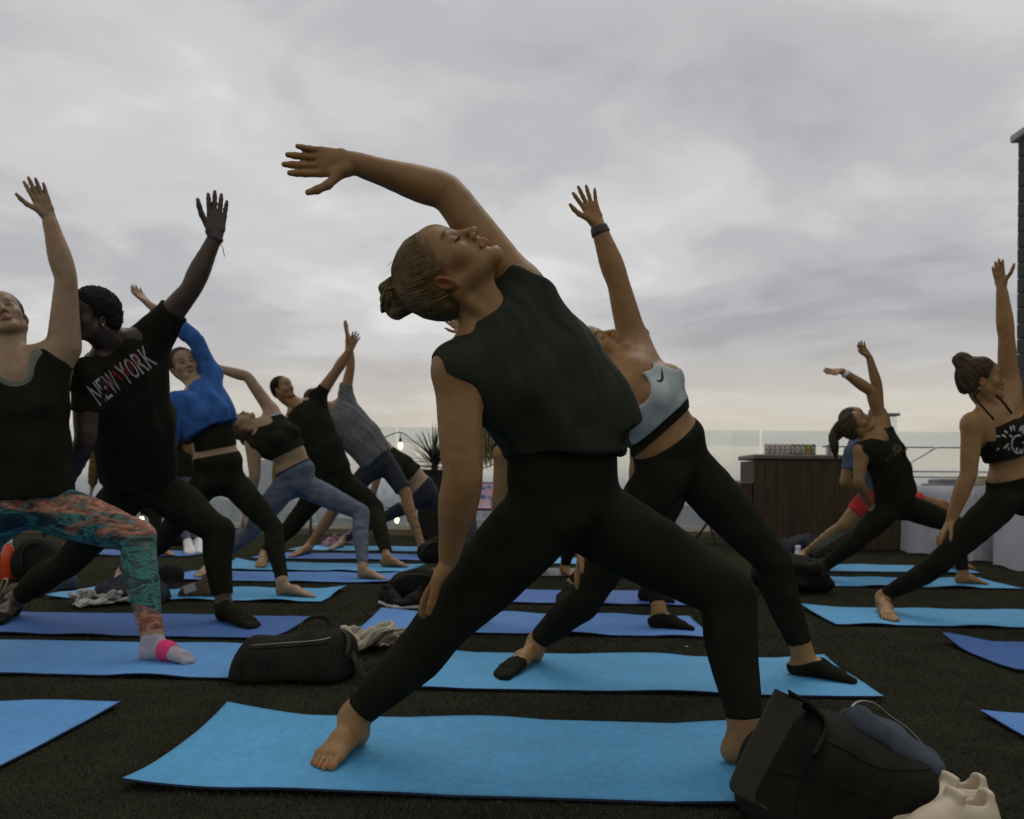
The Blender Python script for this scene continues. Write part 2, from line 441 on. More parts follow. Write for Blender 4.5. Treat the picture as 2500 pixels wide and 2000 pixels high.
# ------------------------------------------------------------------ head in its own frame: x = own left, y = forward, z = up, metres, eyes at z = 0
class Frame:
    def __init__(s, o, U, F, sc=1.0):
        s.U = unit(U); F = np.asarray(F, float); s.F = unit(F - s.U * (F @ s.U)); s.L = np.cross(s.U, s.F); s.o = np.asarray(o, float); s.sc = sc
    def w(s, x, y, z): return s.o + s.sc * (x * s.L + y * s.F + z * s.U)
    def loc(s, V): q = (V - s.o) / s.sc; return np.stack([q @ s.L, q @ s.F, q @ s.U], 1)
    def axes(s): return [s.L, s.F, s.U]
def head_prims(h, male=False, ears=True):
    S = h.sc; ax = h.axes(); p = []
    E = lambda c, r, k=.015, t='H': ell(h.w(*c), ax, np.array(r) * S, k * S, t)
    K = lambda a, b, ra, rb, k=.012, t='H': cone(h.w(*a), h.w(*b), ra * S, rb * S, k * S, t)
    j = 1.06 if male else 1.0
    p += [E((0, -.017, .034), (.0735, .090, .081), .01), E((0, .026, .018), (.064, .062, .070), .03)]
    p += [E((0, .036, -.040), (.052, .050, .052), .03), E((0, .038, .046), (.056, .054, .040), .03)]
    for s in (-1, 1):
        p += [K((s * .053 * j, -.004, -.046), (s * .016, .068, -.092), .017 * j, .014, .03)]
        p += [E((s * .038, .055, -.026), (.024, .024, .024), .025)]
    p += [E((0, .077, -.094), (.019 * j, .0165, .016), .022)]
    p += [K((-.030, .081, .017), (.030, .081, .017), .011, .011, .016)]
    for s in (-1, 1):
        p += [carve(E((s * .034, .098, -.002), (.017, .018, .012), .014))]
        p += [E((s * .032, .0745, -.001), (.0150, .0150, .0125), .005)]
    p += [K((0, .084, .010), (0, .108, -.031), .0075, .0098, .012), E((0, .109, -.034), (.0100, .0095, .0088), .005)]
    for s in (-1, 1): p += [E((s * .0125, .0985, -.038), (.0070, .0105, .0072), .006)]
    p += [K((0, .0895, -.046), (0, .0885, -.056), .010, .010, .014)]
    for s in (-1, 1):
        p += [K((0, .0972, -.0585), (s * .020, .0865, -.0625), .0056, .0028, .005)]
        p += [K((0, .0948, -.0688), (s * .018, .0855, -.0645), .0070, .0032, .005)]
        p += [carve(K((0, .1050, -.0630), (s * .022, .0920, -.0632), .0015, .0012, .003))]
        p += [carve(E((s * .0070, .1040, -.0435), (.0040, .0055, .0026), .003))]
    p += [carve(E((0, .0965, -.0795), (.016, .010, .0050), .010))]
    if ears:
        for s in (-1, 1):
            a = unit(.93 * h.U - .25 * h.F + .0 * h.L); f2 = unit(h.F + .25 * h.U); l2 = np.cross(a, f2)
            o = unit(l2 - .35 * s * h.F * 1.0) if s > 0 else unit(l2 + .35 * h.F)
            f3 = unit(np.cross(o, a)); c = h.w(s * .0750, -.010, -.016)
            p += [ell(c, [o, f3, a], np.array((.0075, .0185, .0310)) * S, .006 * S, 'H ear')]
            p += [carve(ell(c + s * o * .008 * S + f3 * .003 * S, [o, f3, a], np.array((.0062, .0105, .0185)) * S, .0025 * S, 'H ear'))]
    return p
def head_colors(h, V, C, closed=False, brow=(.33, .24, .17), stubble=0.0, lips=(1.0, .74, .74), scalp=(.42, .36, .30), hl=0.0):
    q = h.loc(V); x, y, z = np.abs(q[:, 0]), q[:, 1], q[:, 2]
    near = (np.linalg.norm(q - A3(0, 0, 0), axis=1) < .16)
    def put(w, c):
        w = (w * near)[:, None]; C[:] = C * (1 - w) + C * np.array(c) * w
    sm = lambda v, a, b: np.clip((v - a) / (b - a), 0, 1) ** 2 * (3 - 2 * np.clip((v - a) / (b - a), 0, 1))
    front = sm(y, .060, .075)
    zb = .0185 + .0055 * np.sin(np.clip((x - .014) / .036, 0, 1) * 2.4)
    put(front * sm(x, .012, .016) * (1 - sm(x, .046, .052)) * (1 - sm(np.abs(z - zb), .0022, .0048)), brow)
    lidz = -.0065 if closed else -.001
    ex = np.clip((x - .032) / .0155, -1, 1)
    zl = lidz - (.004 * (1 - ex ** 2) if closed else -.0035 * (1 - ex ** 2))
    put(sm(y, .05, .06) * (1 - sm(np.abs(x - .032), .014, .017)) * (1 - sm(np.abs(z - zl), .0010, .0030)), (.12, .09, .08))
    if not closed:
        put(sm(y, .05, .06) * (1 - sm(np.hypot((x - .032) / .013, (z + .0015) / .0042), .75, 1.1)), (.35, .30, .30))
    else:
        put(sm(y, .05, .06) * (1 - sm(np.hypot((x - .032) / .016, (z - .002) / .007), .6, 1.1)), (.92, .84, .84))
    zz = (z + .0633)
    half = .021
    lip = (1 - sm(x, half - .004, half)) * front * (1 - sm(np.where(zz > 0, zz / (.0085 - .20 * x), -zz / (.0105 - .30 * x)), .8, 1.1))
    put(lip, lips)
    put(front * (1 - sm(np.hypot(x / .021, zz / .0017), .7, 1.2)), (.42, .30, .30))
    put((1 - sm(np.hypot((x - .044) / .024, (z + .030) / .022), .2, 1.2)) * front * .6, (1.0, .80, .76))
    put((1 - sm(np.hypot((x - .007) / .0045, np.hypot((y - .104) / .006, (z + .044) / .0035)), .6, 1.2)), (.35, .25, .22))
    put(sm(x, .072, .077) * (1 - sm(np.abs(y + .010), .016, .026)) * (1 - sm(np.abs(z + .016), .03, .04)), (1.02, .72, .62))
    dist = (q[:, 1] - (.070 + hl)) * .868 - (z - .078) * .496 + .0045 * snoise(q, 240, 4)
    put((1 - sm(dist, -.004, .011)) * (1 - sm(np.abs(x), .066, .075) * sm(-z, -.03, .0)) * sm(z, -.02, .005) * .85, scalp)
    if stubble:
        put(stubble * sm(y, -.02, .01) * (1 - sm(z, -.050, -.036)) * sm(z, -.14, -.115) * (1 - lip), (.50, .47, .47))
def hair_cap(h, off=.009, low=-.045, hl=0.0, extra=(), k=.008):
    """scalp hair: cranium shell cut along the hairline, ears left free"""
    S = h.sc; ax = h.axes()
    E = lambda c, r, kk: ell(h.w(*c), ax, np.array(r) * S, kk * S, 'hair')
    p = [E((0, -.017, .036), (.0735 + off, .090 + off, .081 + off), .01), E((0, .010, .026), (.066 + off, .062 + off, .070 + off), .02),
         E((0, -.045, -.015), (.058 + off, .055 + off, .055 + off), .03)]
    p += list(extra)
    n = h.F * .868 - h.U * .496
    cuts = [(h.w(0, .070 + hl, .078), n, .125 * S), (h.w(0, -.01, low), -h.U + .25 * h.F, .13 * S)]
    for s in (-1, 1):
        p += [carve(ell(h.w(s * .080, -.003, -.020), ax, np.array((.024, .022, .030)) * S, .008 * S, 'hair')), carve(ell(h.w(s * .074, .036, -.016), ax, np.array((.024, .030, .022)) * S, .008 * S, 'hair'))]
        p += [carve(ell(h.w(s * .066, .066, .010), ax, np.array((.032, .040, .042)) * S, .012 * S, 'hair'))]
    return p, cuts
def strands(h, objs, target, n, seed=1, r=.0009, hl=0.0, name='hair_strands', mat='hair_blonde', lift=.0009, spread=.05, lo=.55, hi=1.9, stop=1.0):
    """combed hairs laid on the head from the hairline to a knot"""
    from mathutils.bvhtree import BVHTree
    rnd = np.random.RandomState(seed); c0 = A3(0, -.020, .036); cw = Vector(h.w(*c0)); mb = MB()
    bv = [BVHTree.FromPolygons([v.co[:] for v in o.data.vertices], [p.vertices[:] for p in o.data.polygons]) for o in objs]
    def hit(d):
        w = Vector(unit(d[0] * h.L + d[1] * h.F + d[2] * h.U)); q = c0 + d * A3(.08, .10, .088)
        front = (q[1] - (.070 + hl)) * .868 - (q[2] - .078) * .496 > -.012 and q[2] > .0
        for t in bv[:2 if front else 1]:
            loc, nn, i, dd = t.ray_cast(cw + w * .145 * h.sc, -w, .10 * h.sc)
            if loc is not None: return np.array(loc + w * lift)
        return None
    tgt = unit(np.asarray(target) - c0); done = 0; tries = 0
    while done < n and tries < n * 30:
        tries += 1; d = unit(rnd.normal(size=3)); q = c0 + d * A3(.08, .10, .088)
        sd = (q[1] - (.070 + hl)) * .868 - (q[2] - .078) * .496
        if q[2] < -.035 or sd > .006 or (abs(q[0]) > .05 and q[1] > -.03 and q[2] < .0): continue
        if sd < -.022 and rnd.uniform() < .62: continue
        ang = math.acos(max(-1, min(1, float(d @ tgt)))); m = max(4, int(ang * 6)); w = unit(rnd.normal(size=3)) * spread * rnd.uniform(0, 1); pts = []; te = rnd.uniform(.62, stop)
        for k in range(m + 1):
            t = te * k / m; s = math.sin(ang) + 1e-6; e = (math.sin((1 - t) * ang) * d + math.sin(t * ang) * tgt) / s + w * math.sin(math.pi * t); p = hit(unit(e))
            if p is not None and (not pts or np.linalg.norm(p - pts[-1]) < .06): pts.append(p)
        if len(pts) < 3: continue
        mb.tube(pts, [r * h.sc * (.45 + .8 * math.sin(math.pi * (.12 + .8 * k / (len(pts) - 1)))) for k in range(len(pts))], 4, False); done += 1
    o = mb.build(name, M[mat], objs[0], True); o['kind'] = 'stuff'
    a = o.data.color_attributes.new('Col', 'FLOAT_COLOR', 'POINT'); nv = len(o.data.vertices); c = np.ones((nv, 4), np.float32)
    k = np.repeat(rnd.uniform(lo, hi, nv // 24 + 2), 24)[:nv]; c[:, :3] = k[:, None]; a.data.foreach_set('color', c.ravel()); return o

# ------------------------------------------------------------------ hands and feet
def hand_prims(wr, f, t, left, s=1.0, curl=.15, spread=.10, tags='hand', thumb=1.0, curls=None):
    f = unit(f); t = np.asarray(t, float); t = unit(t - f * (t @ f)); n = np.cross(f, t) if left else np.cross(t, f)
    wr = np.asarray(wr, float); p = []
    p.append(ecap(wr - .012 * s * f, wr + .030 * s * f, t, .025 * s, .018 * s, .033 * s, .016 * s, .010 * s, tags))
    p.append(ecap(wr + .030 * s * f, wr + .082 * s * f, t, .033 * s, .015 * s, .038 * s, .0115 * s, .010 * s, tags))
    p.append(cone(wr + s * (.02 * f + .018 * t + .006 * n), wr + s * (.052 * f + .030 * t + .008 * n), .017 * s, .012 * s, .010 * s, tags))
    for i, (o, b, L, r) in enumerate(((.028, .088, .070, .0094), (.0095, .092, .078, .0096), (-.0100, .089, .072, .0092), (-.028, .081, .057, .0082))):
        cu = curl if curls is None else curls[i]
        a = spread * (1.5, .45, -.55, -1.7)[i]; d = unit(f * math.cos(a) + t * math.sin(a)); q = wr + s * (b * f + o * t)
        ang = cu * .5
        for (l, ra, rb) in ((.46, 1, .95), (.30, .95, .88), (.24, .88, .72)):
            dd = d * math.cos(ang) + n * math.sin(ang); e = q + dd * L * l * s
            p.append(cone(q, e, r * ra * s, r * rb * s, .004 * s, tags)); q = e; ang += cu
    q = wr + s * (.040 * f + .032 * t + .006 * n)
    for (l, c1, c2, ra, rb) in ((.040, .70, .72, .0125, .0105), (.030, .86, .50, .0105, .0096), (.024, .92, .36, .0096, .0074)):
        d = unit(f * c1 + t * c2 * thumb + n * (.18 + curl * .5)); e = q + d * l * s
        p.append(cone(q, e, ra * s, rb * s, .006 * s, tags)); q = e
    return p
NAILS = []
def foot_prims(heel, toe, ankle, left, s=1.0, tags='foot', toes=True):
    """heel and toe: ground points (back of heel, tip of big toe)"""
    heel = np.asarray(heel, float); toe = np.asarray(toe, float); L = np.linalg.norm(toe - heel); g = unit(toe - heel); up = A3(0, 0, 1)
    m = np.cross(up, g) * (1 if left else -1) * -1       # towards the big toe side
    q = lambda a, b, c: heel + g * a * L + m * b * s + up * c * s
    p = [ell(q(.13, 0, .030), [g, m, up], np.array((.036, .031, .031)) * s, .02 * s, tags),
         cone(ankle, q(.20, 0, .052), .033 * s, .036 * s, .03 * s, tags),
         ecap(q(.20, 0, .050), q(.48, .004, .044), m, .029 * s, .034 * s, .034 * s, .030 * s, .025 * s, tags),
         ecap(q(.46, .002, .040), q(.74, .0, .022), m, .034 * s, .028 * s, .044 * s, .018 * s, .02 * s, tags),
         ecap(q(.30, -.016, .016), q(.70, -.018, .014), m, .022 * s, .015 * s, .026 * s, .013 * s, .02 * s, tags)]
    for sd in (-1, 1): p.append(ell(ankle + m * sd * .027 * s - up * .004 * s, [g, m, up], np.array((.012, .010, .012)) * s, .012 * s, tags))
    if toes:
        for (b, st, en, r) in ((.0305, .74, .965, .0112), (.0110, .76, .975, .0080), (-.0065, .75, .94, .0076), (-.0225, .73, .90, .0072), (-.0370, .70, .85, .0070)):
            a = q(st, b * .95, .019); c = q((st + en) / 2, b, .018); e = q(en - r / L * .8, b, r / s * s * .95)
            p += [cone(a, c, r * 1.05 * s, r * .92 * s, .005 * s, tags), cone(c, e, r * .92 * s, r * 1.04 * s, .0015 * s, tags)]; NAILS.append((e + up * r * s * .9 + g * r * .5, r * s * .85))
    else:
        p.append(ecap(q(.72, .0, .019), q(.93, .006, .014), m, .044 * s, .018 * s, .026 * s, .013 * s, .02 * s, tags))
    return p

# ------------------------------------------------------------------ a whole figure from its joints
def lerp(a, b, t): return np.asarray(a) * (1 - t) + np.asarray(b) * t
class Body:
    """joints J (world): pel neck | hipF kneeF heelF toeF (front leg, own left) hipB ... (back leg, own right)
       shA elA wrA (raised arm, own left)  shB elB wrB (lower arm, own right)"""
    def __init__(s, J, head, sc=1.0, male=False, bust=1.0, girth=1.0, armr=1.0, legr=1.0, handA=None, handB=None, toes=True, lat=None, widths=None, latc=None):
        s.J = J; s.head = head; s.sc = sc; s.male = male; p = []
        g = girth * sc; pel, neck = J['pel'], J['neck']
        e = unit(neck - pel); Ls = np.linalg.norm(neck - pel)
        latH = unit(J['hipF'] - J['hipB']); latH = unit(latH - e * (latH @ e))
        latS = unit(J['shA'] - J['shB']); latS = unit(latS - e * (latS @ e) * .8)
        if latc is not None: latS = unit(latc)
        latW = unit(latH + latS)
        fr = lambda l: unit(np.cross(l, e))
        s.latW = latW; s.e, s.latH, s.latS, s.frH, s.frS, s.frW = e, latH, latS, fr(latH), fr(latS), fr(latW)
        bend = J.get('mid', None)
        sp = lambda t: (lerp(pel, neck, t) if bend is None else (1 - t) ** 2 * pel + 2 * t * (1 - t) * bend + t * t * neck)
        s.sp = sp
        W = dict(pw=.158, pd=.112, ww=.122, wd=.088, rw=.140, rd=.100, cw=.130, cd=.086)
        if male: W = dict(pw=.155, pd=.110, ww=.145, wd=.102, rw=.165, rd=.115, cw=.160, cd=.098)
        if widths: W.update(widths)
        s.W = W
        p.append(ecap(sp(-.04), sp(.16), latH, W['pw'] * g, W['pd'] * g, W['pw'] * .98 * g, W['pd'] * g, .03, 'T P', cap=.09 * g))
        p.append(ecap(sp(.16), sp(.42), lerp(latH, latW, .5), W['pw'] * .93 * g, W['pd'] * .97 * g, W['ww'] * g, W['wd'] * g, .03, 'T P W'))
        p.append(ecap(sp(.42), sp(.68), latW, W['ww'] * g, W['wd'] * g, W['rw'] * g, W['rd'] * g, .04, 'T W'))
        p.append(ecap(sp(.66), sp(.88), latS, W['rw'] * g, W['rd'] * g, W['cw'] * .92 * g, W['cd'] * g, .05, 'T C'))
        for q in ('hipF', 'hipB'):
            p.append(ell(lerp(pel, J[q], .7) - s.frH * .045 * g - e * .03, [latH, s.frH, e], np.array((.078, .070, .085)) * g, .05, 'T P glute'))
        if not male and bust:
            for sg in (-1, 1):
                c = sp(.70) + latS * sg * .066 * g + s.frS * .078 * g
                p.append(ell(c, [latS, s.frS, e], np.array((.058, .050, .056)) * g * bust, .035, 'T C bust'))
        if male:
            for sg in (-1, 1):
                p.append(ell(sp(.76) + latS * sg * .07 * g + s.frS * .07 * g, [latS, s.frS, e], np.array((.075, .035, .055)) * g, .04, 'T C'))
        ar = sc * armr * (1.14 if male else 1.0)
        for a in 'AB':
            sh, el, wr = J['sh' + a], J['el' + a], J['wr' + a]; left = a == 'A'
            p.append(cone(sp(.90), sh, .050 * ar, .046 * ar, .05, 'T S S' + a))
            p.append(cone(lerp(sp(.80), sh, .55), sh, .062 * ar, .046 * ar, .05, 'T S' + a))
            p.append(cone(sp(.60) + (sh - sp(.90)) * .55, lerp(sh, el, .12), .070 * g, .044 * ar, .05, 'T S' + a))
            p.append(cone(lerp(sp(1.02), head.w(0, -.03, -.06), .35), lerp(sp(.95), sh, .75), .034 * ar, .030 * ar, .04, 'N S' + a))
            R = np.array((.0500, .0475, .0440, .0405, .0362, .0392, .0370, .0290, .0240)) * ar
            R = R * np.array(J.get('r' + a, [1] * 9))
            pts = [sh, lerp(sh, el, .25), lerp(sh, el, .5), lerp(sh, el, .75), el, lerp(el, wr, .22), lerp(el, wr, .45), lerp(el, wr, .75), wr]
            p += chain(pts, R, .016, 'A' + a, 2)
            hd = handA if left else handB
            if hd is not None:
                hd = dict(hd); p += hand_prims(wr, hd.pop('f'), hd.pop('t'), left, s=sc * hd.pop('s', 1.0) * (1.1 if male else 1.0), tags='hand hand' + a, **hd)
        lr = sc * legr * (1.04 if male else 1.0); s.ank = {}
        for a in 'FB':
            hip, kn, heel, toe = J['hip' + a], J['knee' + a], J['heel' + a], J['toe' + a]; left = a == 'F'
            an = J.get('ank' + a)
            if an is None: an = heel + unit(toe - heel) * .055 * sc + A3(0, 0, .082 * sc)
            s.ank[a] = an
            axis = unit(an - hip); back = -s.frH
            bent = kn - lerp(hip, an, .5)
            bk = unit(-bent) if np.linalg.norm(bent) > .03 else unit(back - axis * (back @ axis))
            bk2 = unit(bk - unit(an - kn) * (bk @ unit(an - kn)))
            if 'calf' + a in J: bk2 = unit(J['calf' + a])
            pts = [hip, lerp(hip, kn, .3), lerp(hip, kn, .62), lerp(hip, kn, .88), kn, lerp(kn, an, .13) + bk2 * .006 * sc, lerp(kn, an, .32) + bk2 * .012 * sc,
                   lerp(kn, an, .6) + bk2 * .006 * sc, lerp(kn, an, .85), an]
            R = np.array((.088, .084, .073, .058, .0545, .0520, .0545, .0450, .0345, .0330)) * lr
            R = R * np.array(J.get('q' + a, [1] * 10))
            p += chain(pts, R, .02, 'L L' + a, 2)
            p += foot_prims(heel, toe, an, left, sc * (1.12 if male else 1.0), 'F' + a, toes)
        p.append(cone(lerp(sp(.9), neck, .5), neck, .058 * sc * (1.1 if male else 1), .052 * sc * (1.15 if male else 1), .04, 'N T'))
        hb = head.w(0, -.022, -.055)
        nr = .0445 * sc * (1.28 if male else 1)
        p += chain([neck, lerp(neck, hb, .5) + J.get('nbend', 0 * e), hb], [nr * 1.06, nr, nr * 1.02], .025, 'N', 3)
        for sg in (-1, 1):
            p.append(cone(head.w(sg * .056, -.028, -.048), sp(.965) + s.frS * .052 * sc + latS * sg * .016, .0135 * sc, .0105 * sc, .018, 'N'))
            p.append(cone(sp(.955) + s.frS * .056 * sc + latS * sg * .022, lerp(sp(.95), J['shA' if sg > 0 else 'shB'], .72) + s.frS * .030 * sc, .0105 * sc, .0095 * sc, .018, 'N'))
        nf = head.w(0, .030, -.085)
        p.append(cone(nf, lerp(neck, hb, .35) + s.frS * .022 * sc, .016 * sc, .024 * sc, .03, 'N'))
        p += head_prims(head, male)
        s.prims = p
    def pick(s, *tags, no=()):
        return [q for q in s.prims if any(t in q.tags.split() for t in tags) and not any(t in q.tags.split() for t in no)]

# ------------------------------------------------------------------ shared materials
M = {}
M['skin_tan'] = skin_mat('skin_tan', (.255, .140, .050)); M['skin_fair'] = skin_mat('skin_fair', (.29, .187, .104))
M['skin_olive'] = skin_mat('skin_olive', (.265, .144, .048)); M['skin_dark'] = skin_mat('skin_dark', (.060, .036, .022), .42)
M['black'] = fabric('black_cloth', (.0145, .0145, .0088), .9, spec=.06); M['black_soft'] = fabric('soft_black_cloth', (.0165, .0165, .010), .95, spec=.05)
M['legging'] = fabric('black_legging', (.0145, .0145, .0088), .95, spec=.06, weave=1400)
M['tank'] = fabric('dark_green_jersey', (.021, .025, .0155), .75, var=.10, spec=.14, weave=700, big=20)
M['hair_blonde'] = hair_mat('dark_blonde_hair', (.105, .070, .024)); M['hair_brown'] = hair_mat('brown_hair', (.052, .033, .018), .6, .15)
M['hair_black'] = hair_mat('black_hair', (.009, .008, .006), .8, .15); M['hair_yellow'] = hair_mat('pale_blonde_hair', (.44, .36, .15))
M['hair_auburn'] = hair_mat('auburn_hair', (.085, .042, .022))
M['navy'] = fabric('navy_cloth', (.022, .026, .034)); M['grey_tee'] = fabric('grey_jersey', (.115, .12, .118), .95, spec=.1, big=30)
M['blue_shirt'] = fabric('royal_blue_cloth', (.034, .105, .29), .9, spec=.1, big=16); M['slate_tee'] = fabric('slate_blue_cloth', (.085, .105, .17))
M['red'] = fabric('red_cloth', (.42, .025, .02)); M['bra_grey'] = fabric('pale_grey_blue_cloth', (.37, .41, .40), .6, spec=.3, big=12)
M['piping'] = fabric('pale_blue_trim', (.32, .42, .55)); M['sock_grey'] = fabric('pale_grey_knit', (.34, .33, .36), weave=500)
M['pink'] = fabric('hot_pink_knit', (.62, .045, .16)); M['green_rib'] = fabric('grey_green_rib', (.15, .16, .11), weave=500)
M['watch'] = plain('black_rubber', (.015, .015, .015), .45); M['white_plastic'] = plain('white_plastic', (.62, .62, .60), .4)
M['ink_white'] = fabric('white_print', (.36, .36, .35), var=.45, big=60); M['ink_red'] = fabric('red_print', (.30, .018, .02), var=.4, big=60)
M['ink_gold'] = fabric('faded_gold_print', (.085, .07, .03), var=.4, big=50); M['ink_dark'] = fabric('dark_print', (.012, .014, .02))
M['brown_arm'] = M['skin_dark']
M['pearl'] = plain('pearl_clip', (.55, .47, .36), .25)
def leggings_space():
    m, nt, b = new_mat('galaxy_print_legging')
    tcn = N(nt, 'ShaderNodeTexCoord'); mp = N(nt, 'ShaderNodeMapping'); mp.inputs['Rotation'].default_value = (.3, .6, .2); mp.inputs['Scale'].default_value = (1, 1, 2.2)
    nt.links.new(tcn.outputs['Object'], mp.inputs[0])
    n1 = N(nt, 'ShaderNodeTexNoise', Scale=7, Detail=9, Roughness=.68, Distortion=.7); n2 = N(nt, 'ShaderNodeTexNoise', Scale=4.5, Detail=6, Roughness=.6, Distortion=.8)
    n3 = N(nt, 'ShaderNodeTexNoise', Scale=24, Detail=8, Roughness=.7, Distortion=.6)
    for n in (n1, n2, n3): nt.links.new(mp.outputs[0], n.inputs['Vector'])
    a = ramp(nt, n1.outputs[0], [(.34, (.004, .008, .010)), (.44, (.012, .030, .036)), (.50, (.045, .21, .17)), (.55, (.008, .020, .026)), (.62, (.05, .10, .09)), (.70, (.10, .12, .12))])
    c = ramp(nt, n3.outputs[0], [(.32, (.02, .008, .006)), (.48, (.26, .085, .045)), (.58, (.42, .22, .13)), (.72, (.07, .06, .02))])
    f = ramp(nt, n2.outputs[0], [(.51, (0, 0, 0)), (.60, (1, 1, 1))])
    mx = nt.nodes.new('ShaderNodeMix'); mx.data_type = 'RGBA'; nt.links.new(f, mx.inputs[0]); nt.links.new(a, mx.inputs[6]); nt.links.new(c, mx.inputs[7])
    nt.links.new(mx.outputs[2], b.inputs['Base Color']); b.inputs['Roughness'].default_value = .6; b.inputs['Specular IOR Level'].default_value = .3
    return m
M['space'] = leggings_space()
def heather(name, c1, c2, scale=260):
    m, nt, b = new_mat(name)
    tcn = N(nt, 'ShaderNodeTexCoord'); mp = N(nt, 'ShaderNodeMapping'); mp.inputs['Scale'].default_value = (1, 1, 3.0); nt.links.new(tcn.outputs['Object'], mp.inputs[0])
    n1 = N(nt, 'ShaderNodeTexNoise', Scale=scale, Detail=2); n2 = N(nt, 'ShaderNodeTexNoise', Scale=11, Detail=5)
    for n in (n1, n2): nt.links.new(mp.outputs[0], n.inputs['Vector'])
    a = ramp(nt, n1.outputs[0], [(.35, c1), (.65, c2)]); g = ramp(nt, n2.outputs[0], [(.3, (.55, .6, .62)), (.7, (1.25, 1.2, 1.2))])
    mx = nt.nodes.new('ShaderNodeMix'); mx.data_type = 'RGBA'; mx.blend_type = 'MULTIPLY'; mx.inputs[0].default_value = 1
    nt.links.new(a, mx.inputs[6]); nt.links.new(g, mx.inputs[7]); nt.links.new(mx.outputs[2], b.inputs['Base Color'])
    b.inputs['Roughness'].default_value = .85; b.inputs['Specular IOR Level'].default_value = .2
    return m
M['heather'] = heather('heathered_blue_grey_legging', (.070, .085, .112), (.150, .172, .205))
M['gold_pattern'] = heather('gold_olive_pattern', (.05, .035, .008), (.20, .15, .035), 70)
M['blue_pattern'] = heather('navy_white_pattern', (.012, .018, .045), (.20, .24, .32), 60)

# ------------------------------------------------------------------ people
PEOPLE = []
def person(**kw): PEOPLE.append(kw)
def head_at(px, py, d, U, F, anchor=(0, 0, 0), sc=1.0):
    h = Frame((0, 0, 0), U, F, sc); h.o = P(px, py, d) - (h.w(*anchor)); return h
def garment(name, mat, prims, res, off=.004, cuts=(), zones=(), fold=0.0, ff=14, seed=1, smooth=1, stretch=None, fold2=0.0, kids=(), calm=()):
    return dict(name=name, mat=mat, prims=prims, res=res, off=off, cuts=cuts, zones=zones, fold=fold, ff=ff, seed=seed, smooth=smooth, stretch=stretch, fold2=fold2, kids=kids, calm=calm)
def along(f, k): f = unit(f); return np.eye(3) - k * np.outer(f, f)
def largest(V, F):
    lab = np.arange(len(V))
    for _ in range(400):
        m = lab[F].min(1); new = lab.copy()
        for k in range(4): np.minimum.at(new, F[:, k], m)
        new = new[new]
        if np.array_equal(new, lab): break
        lab = new
    c = np.bincount(lab, minlength=len(V)); keep = lab == c.argmax(); mp = np.cumsum(keep) - 1
    return V[keep], mp[F[keep[F[:, 0]]]]
def run_garment(g):
    V, F = polygonize(g['prims'], g['res'], g['zones'], g['off'], g['cuts'], g['smooth'])
    if g['name'] in ('sock', 'halter_top') and len(V): V, F = largest(V, F)
    if g['fold'] and len(V):
        n = vnormals(V, F); d = snoise(V, g['ff'], g['seed'], stretch=g['stretch'])
        d = g['fold'] * (np.abs(d) ** .8 * np.sign(d))
        if g['fold2']: d += g['fold2'] * snoise(V, g['ff'] * 3.1, g['seed'] + 5, stretch=g['stretch'])
        for (c, r0, r1) in g.get('calm', ()): d = d * np.clip((np.linalg.norm(V - c, axis=1) - r0) / r1, 0, 1)
        V = V + n * np.maximum(d, -.7 * g['off'])[:, None]
    return V, F
def compute(sp):
    B = sp['body']; h = B.head
    V, F = polygonize(B.prims, sp.get('res', .006), sp.get('zones', ()), 0.0, sp.get('cuts', ()), 1)
    C = np.ones((len(V), 3))
    C *= (1 + .05 * snoise(V, 16, 3))[:, None]
    head_colors(h, V, C, **sp.get('face', {}))
    for hk, wr in (('A', B.J['wrA']), ('B', B.J['wrB'])):     # palms and knuckles are a little redder
        w = np.clip(1 - np.abs(np.linalg.norm(V - wr, axis=1) - .10) / .09, 0, 1)[:, None] * .5
        C = C * (1 - w) + C * np.array((1.02, .84, .80)) * w
    for c, r in NAILS:
        dd = np.linalg.norm(V - c, axis=1); w = np.clip((r * 1.2 - dd) / (r * .4), 0, 1)[:, None]; C = C * (1 - w) + C * np.array((1.12, .70, .72)) * w
    out = [('person', V, F, sp['skin'], C, None)]
    for g in sp.get('wear', ()):
        gv, gf = run_garment(g); col = None
        if g['mat'].startswith('hair'):
            col = np.ones((len(gv), 3)) * (1 + .22 * snoise(gv, 60, 9))[:, None]
        out.append((g['name'], gv, gf, g['mat'], col, g))
    return out
def build_people():
    with ThreadPoolExecutor(4) as ex: res = list(ex.map(compute, PEOPLE))
    done = {}
    for sp, parts in zip(PEOPLE, res):
        root = None; objs = {}
        for (nm, V, F, mat, C, g) in parts:
            o = mesh_obj(nm, V, F, M[mat], root, True, C)
            if root is None: root = o; tag(o, sp['label'], 'person', 'people in a yoga class')
            objs[nm] = o
        for fn in sp.get('after', ()): fn(root, sp, objs)
        done[sp['id']] = (root, objs, sp)
    return done

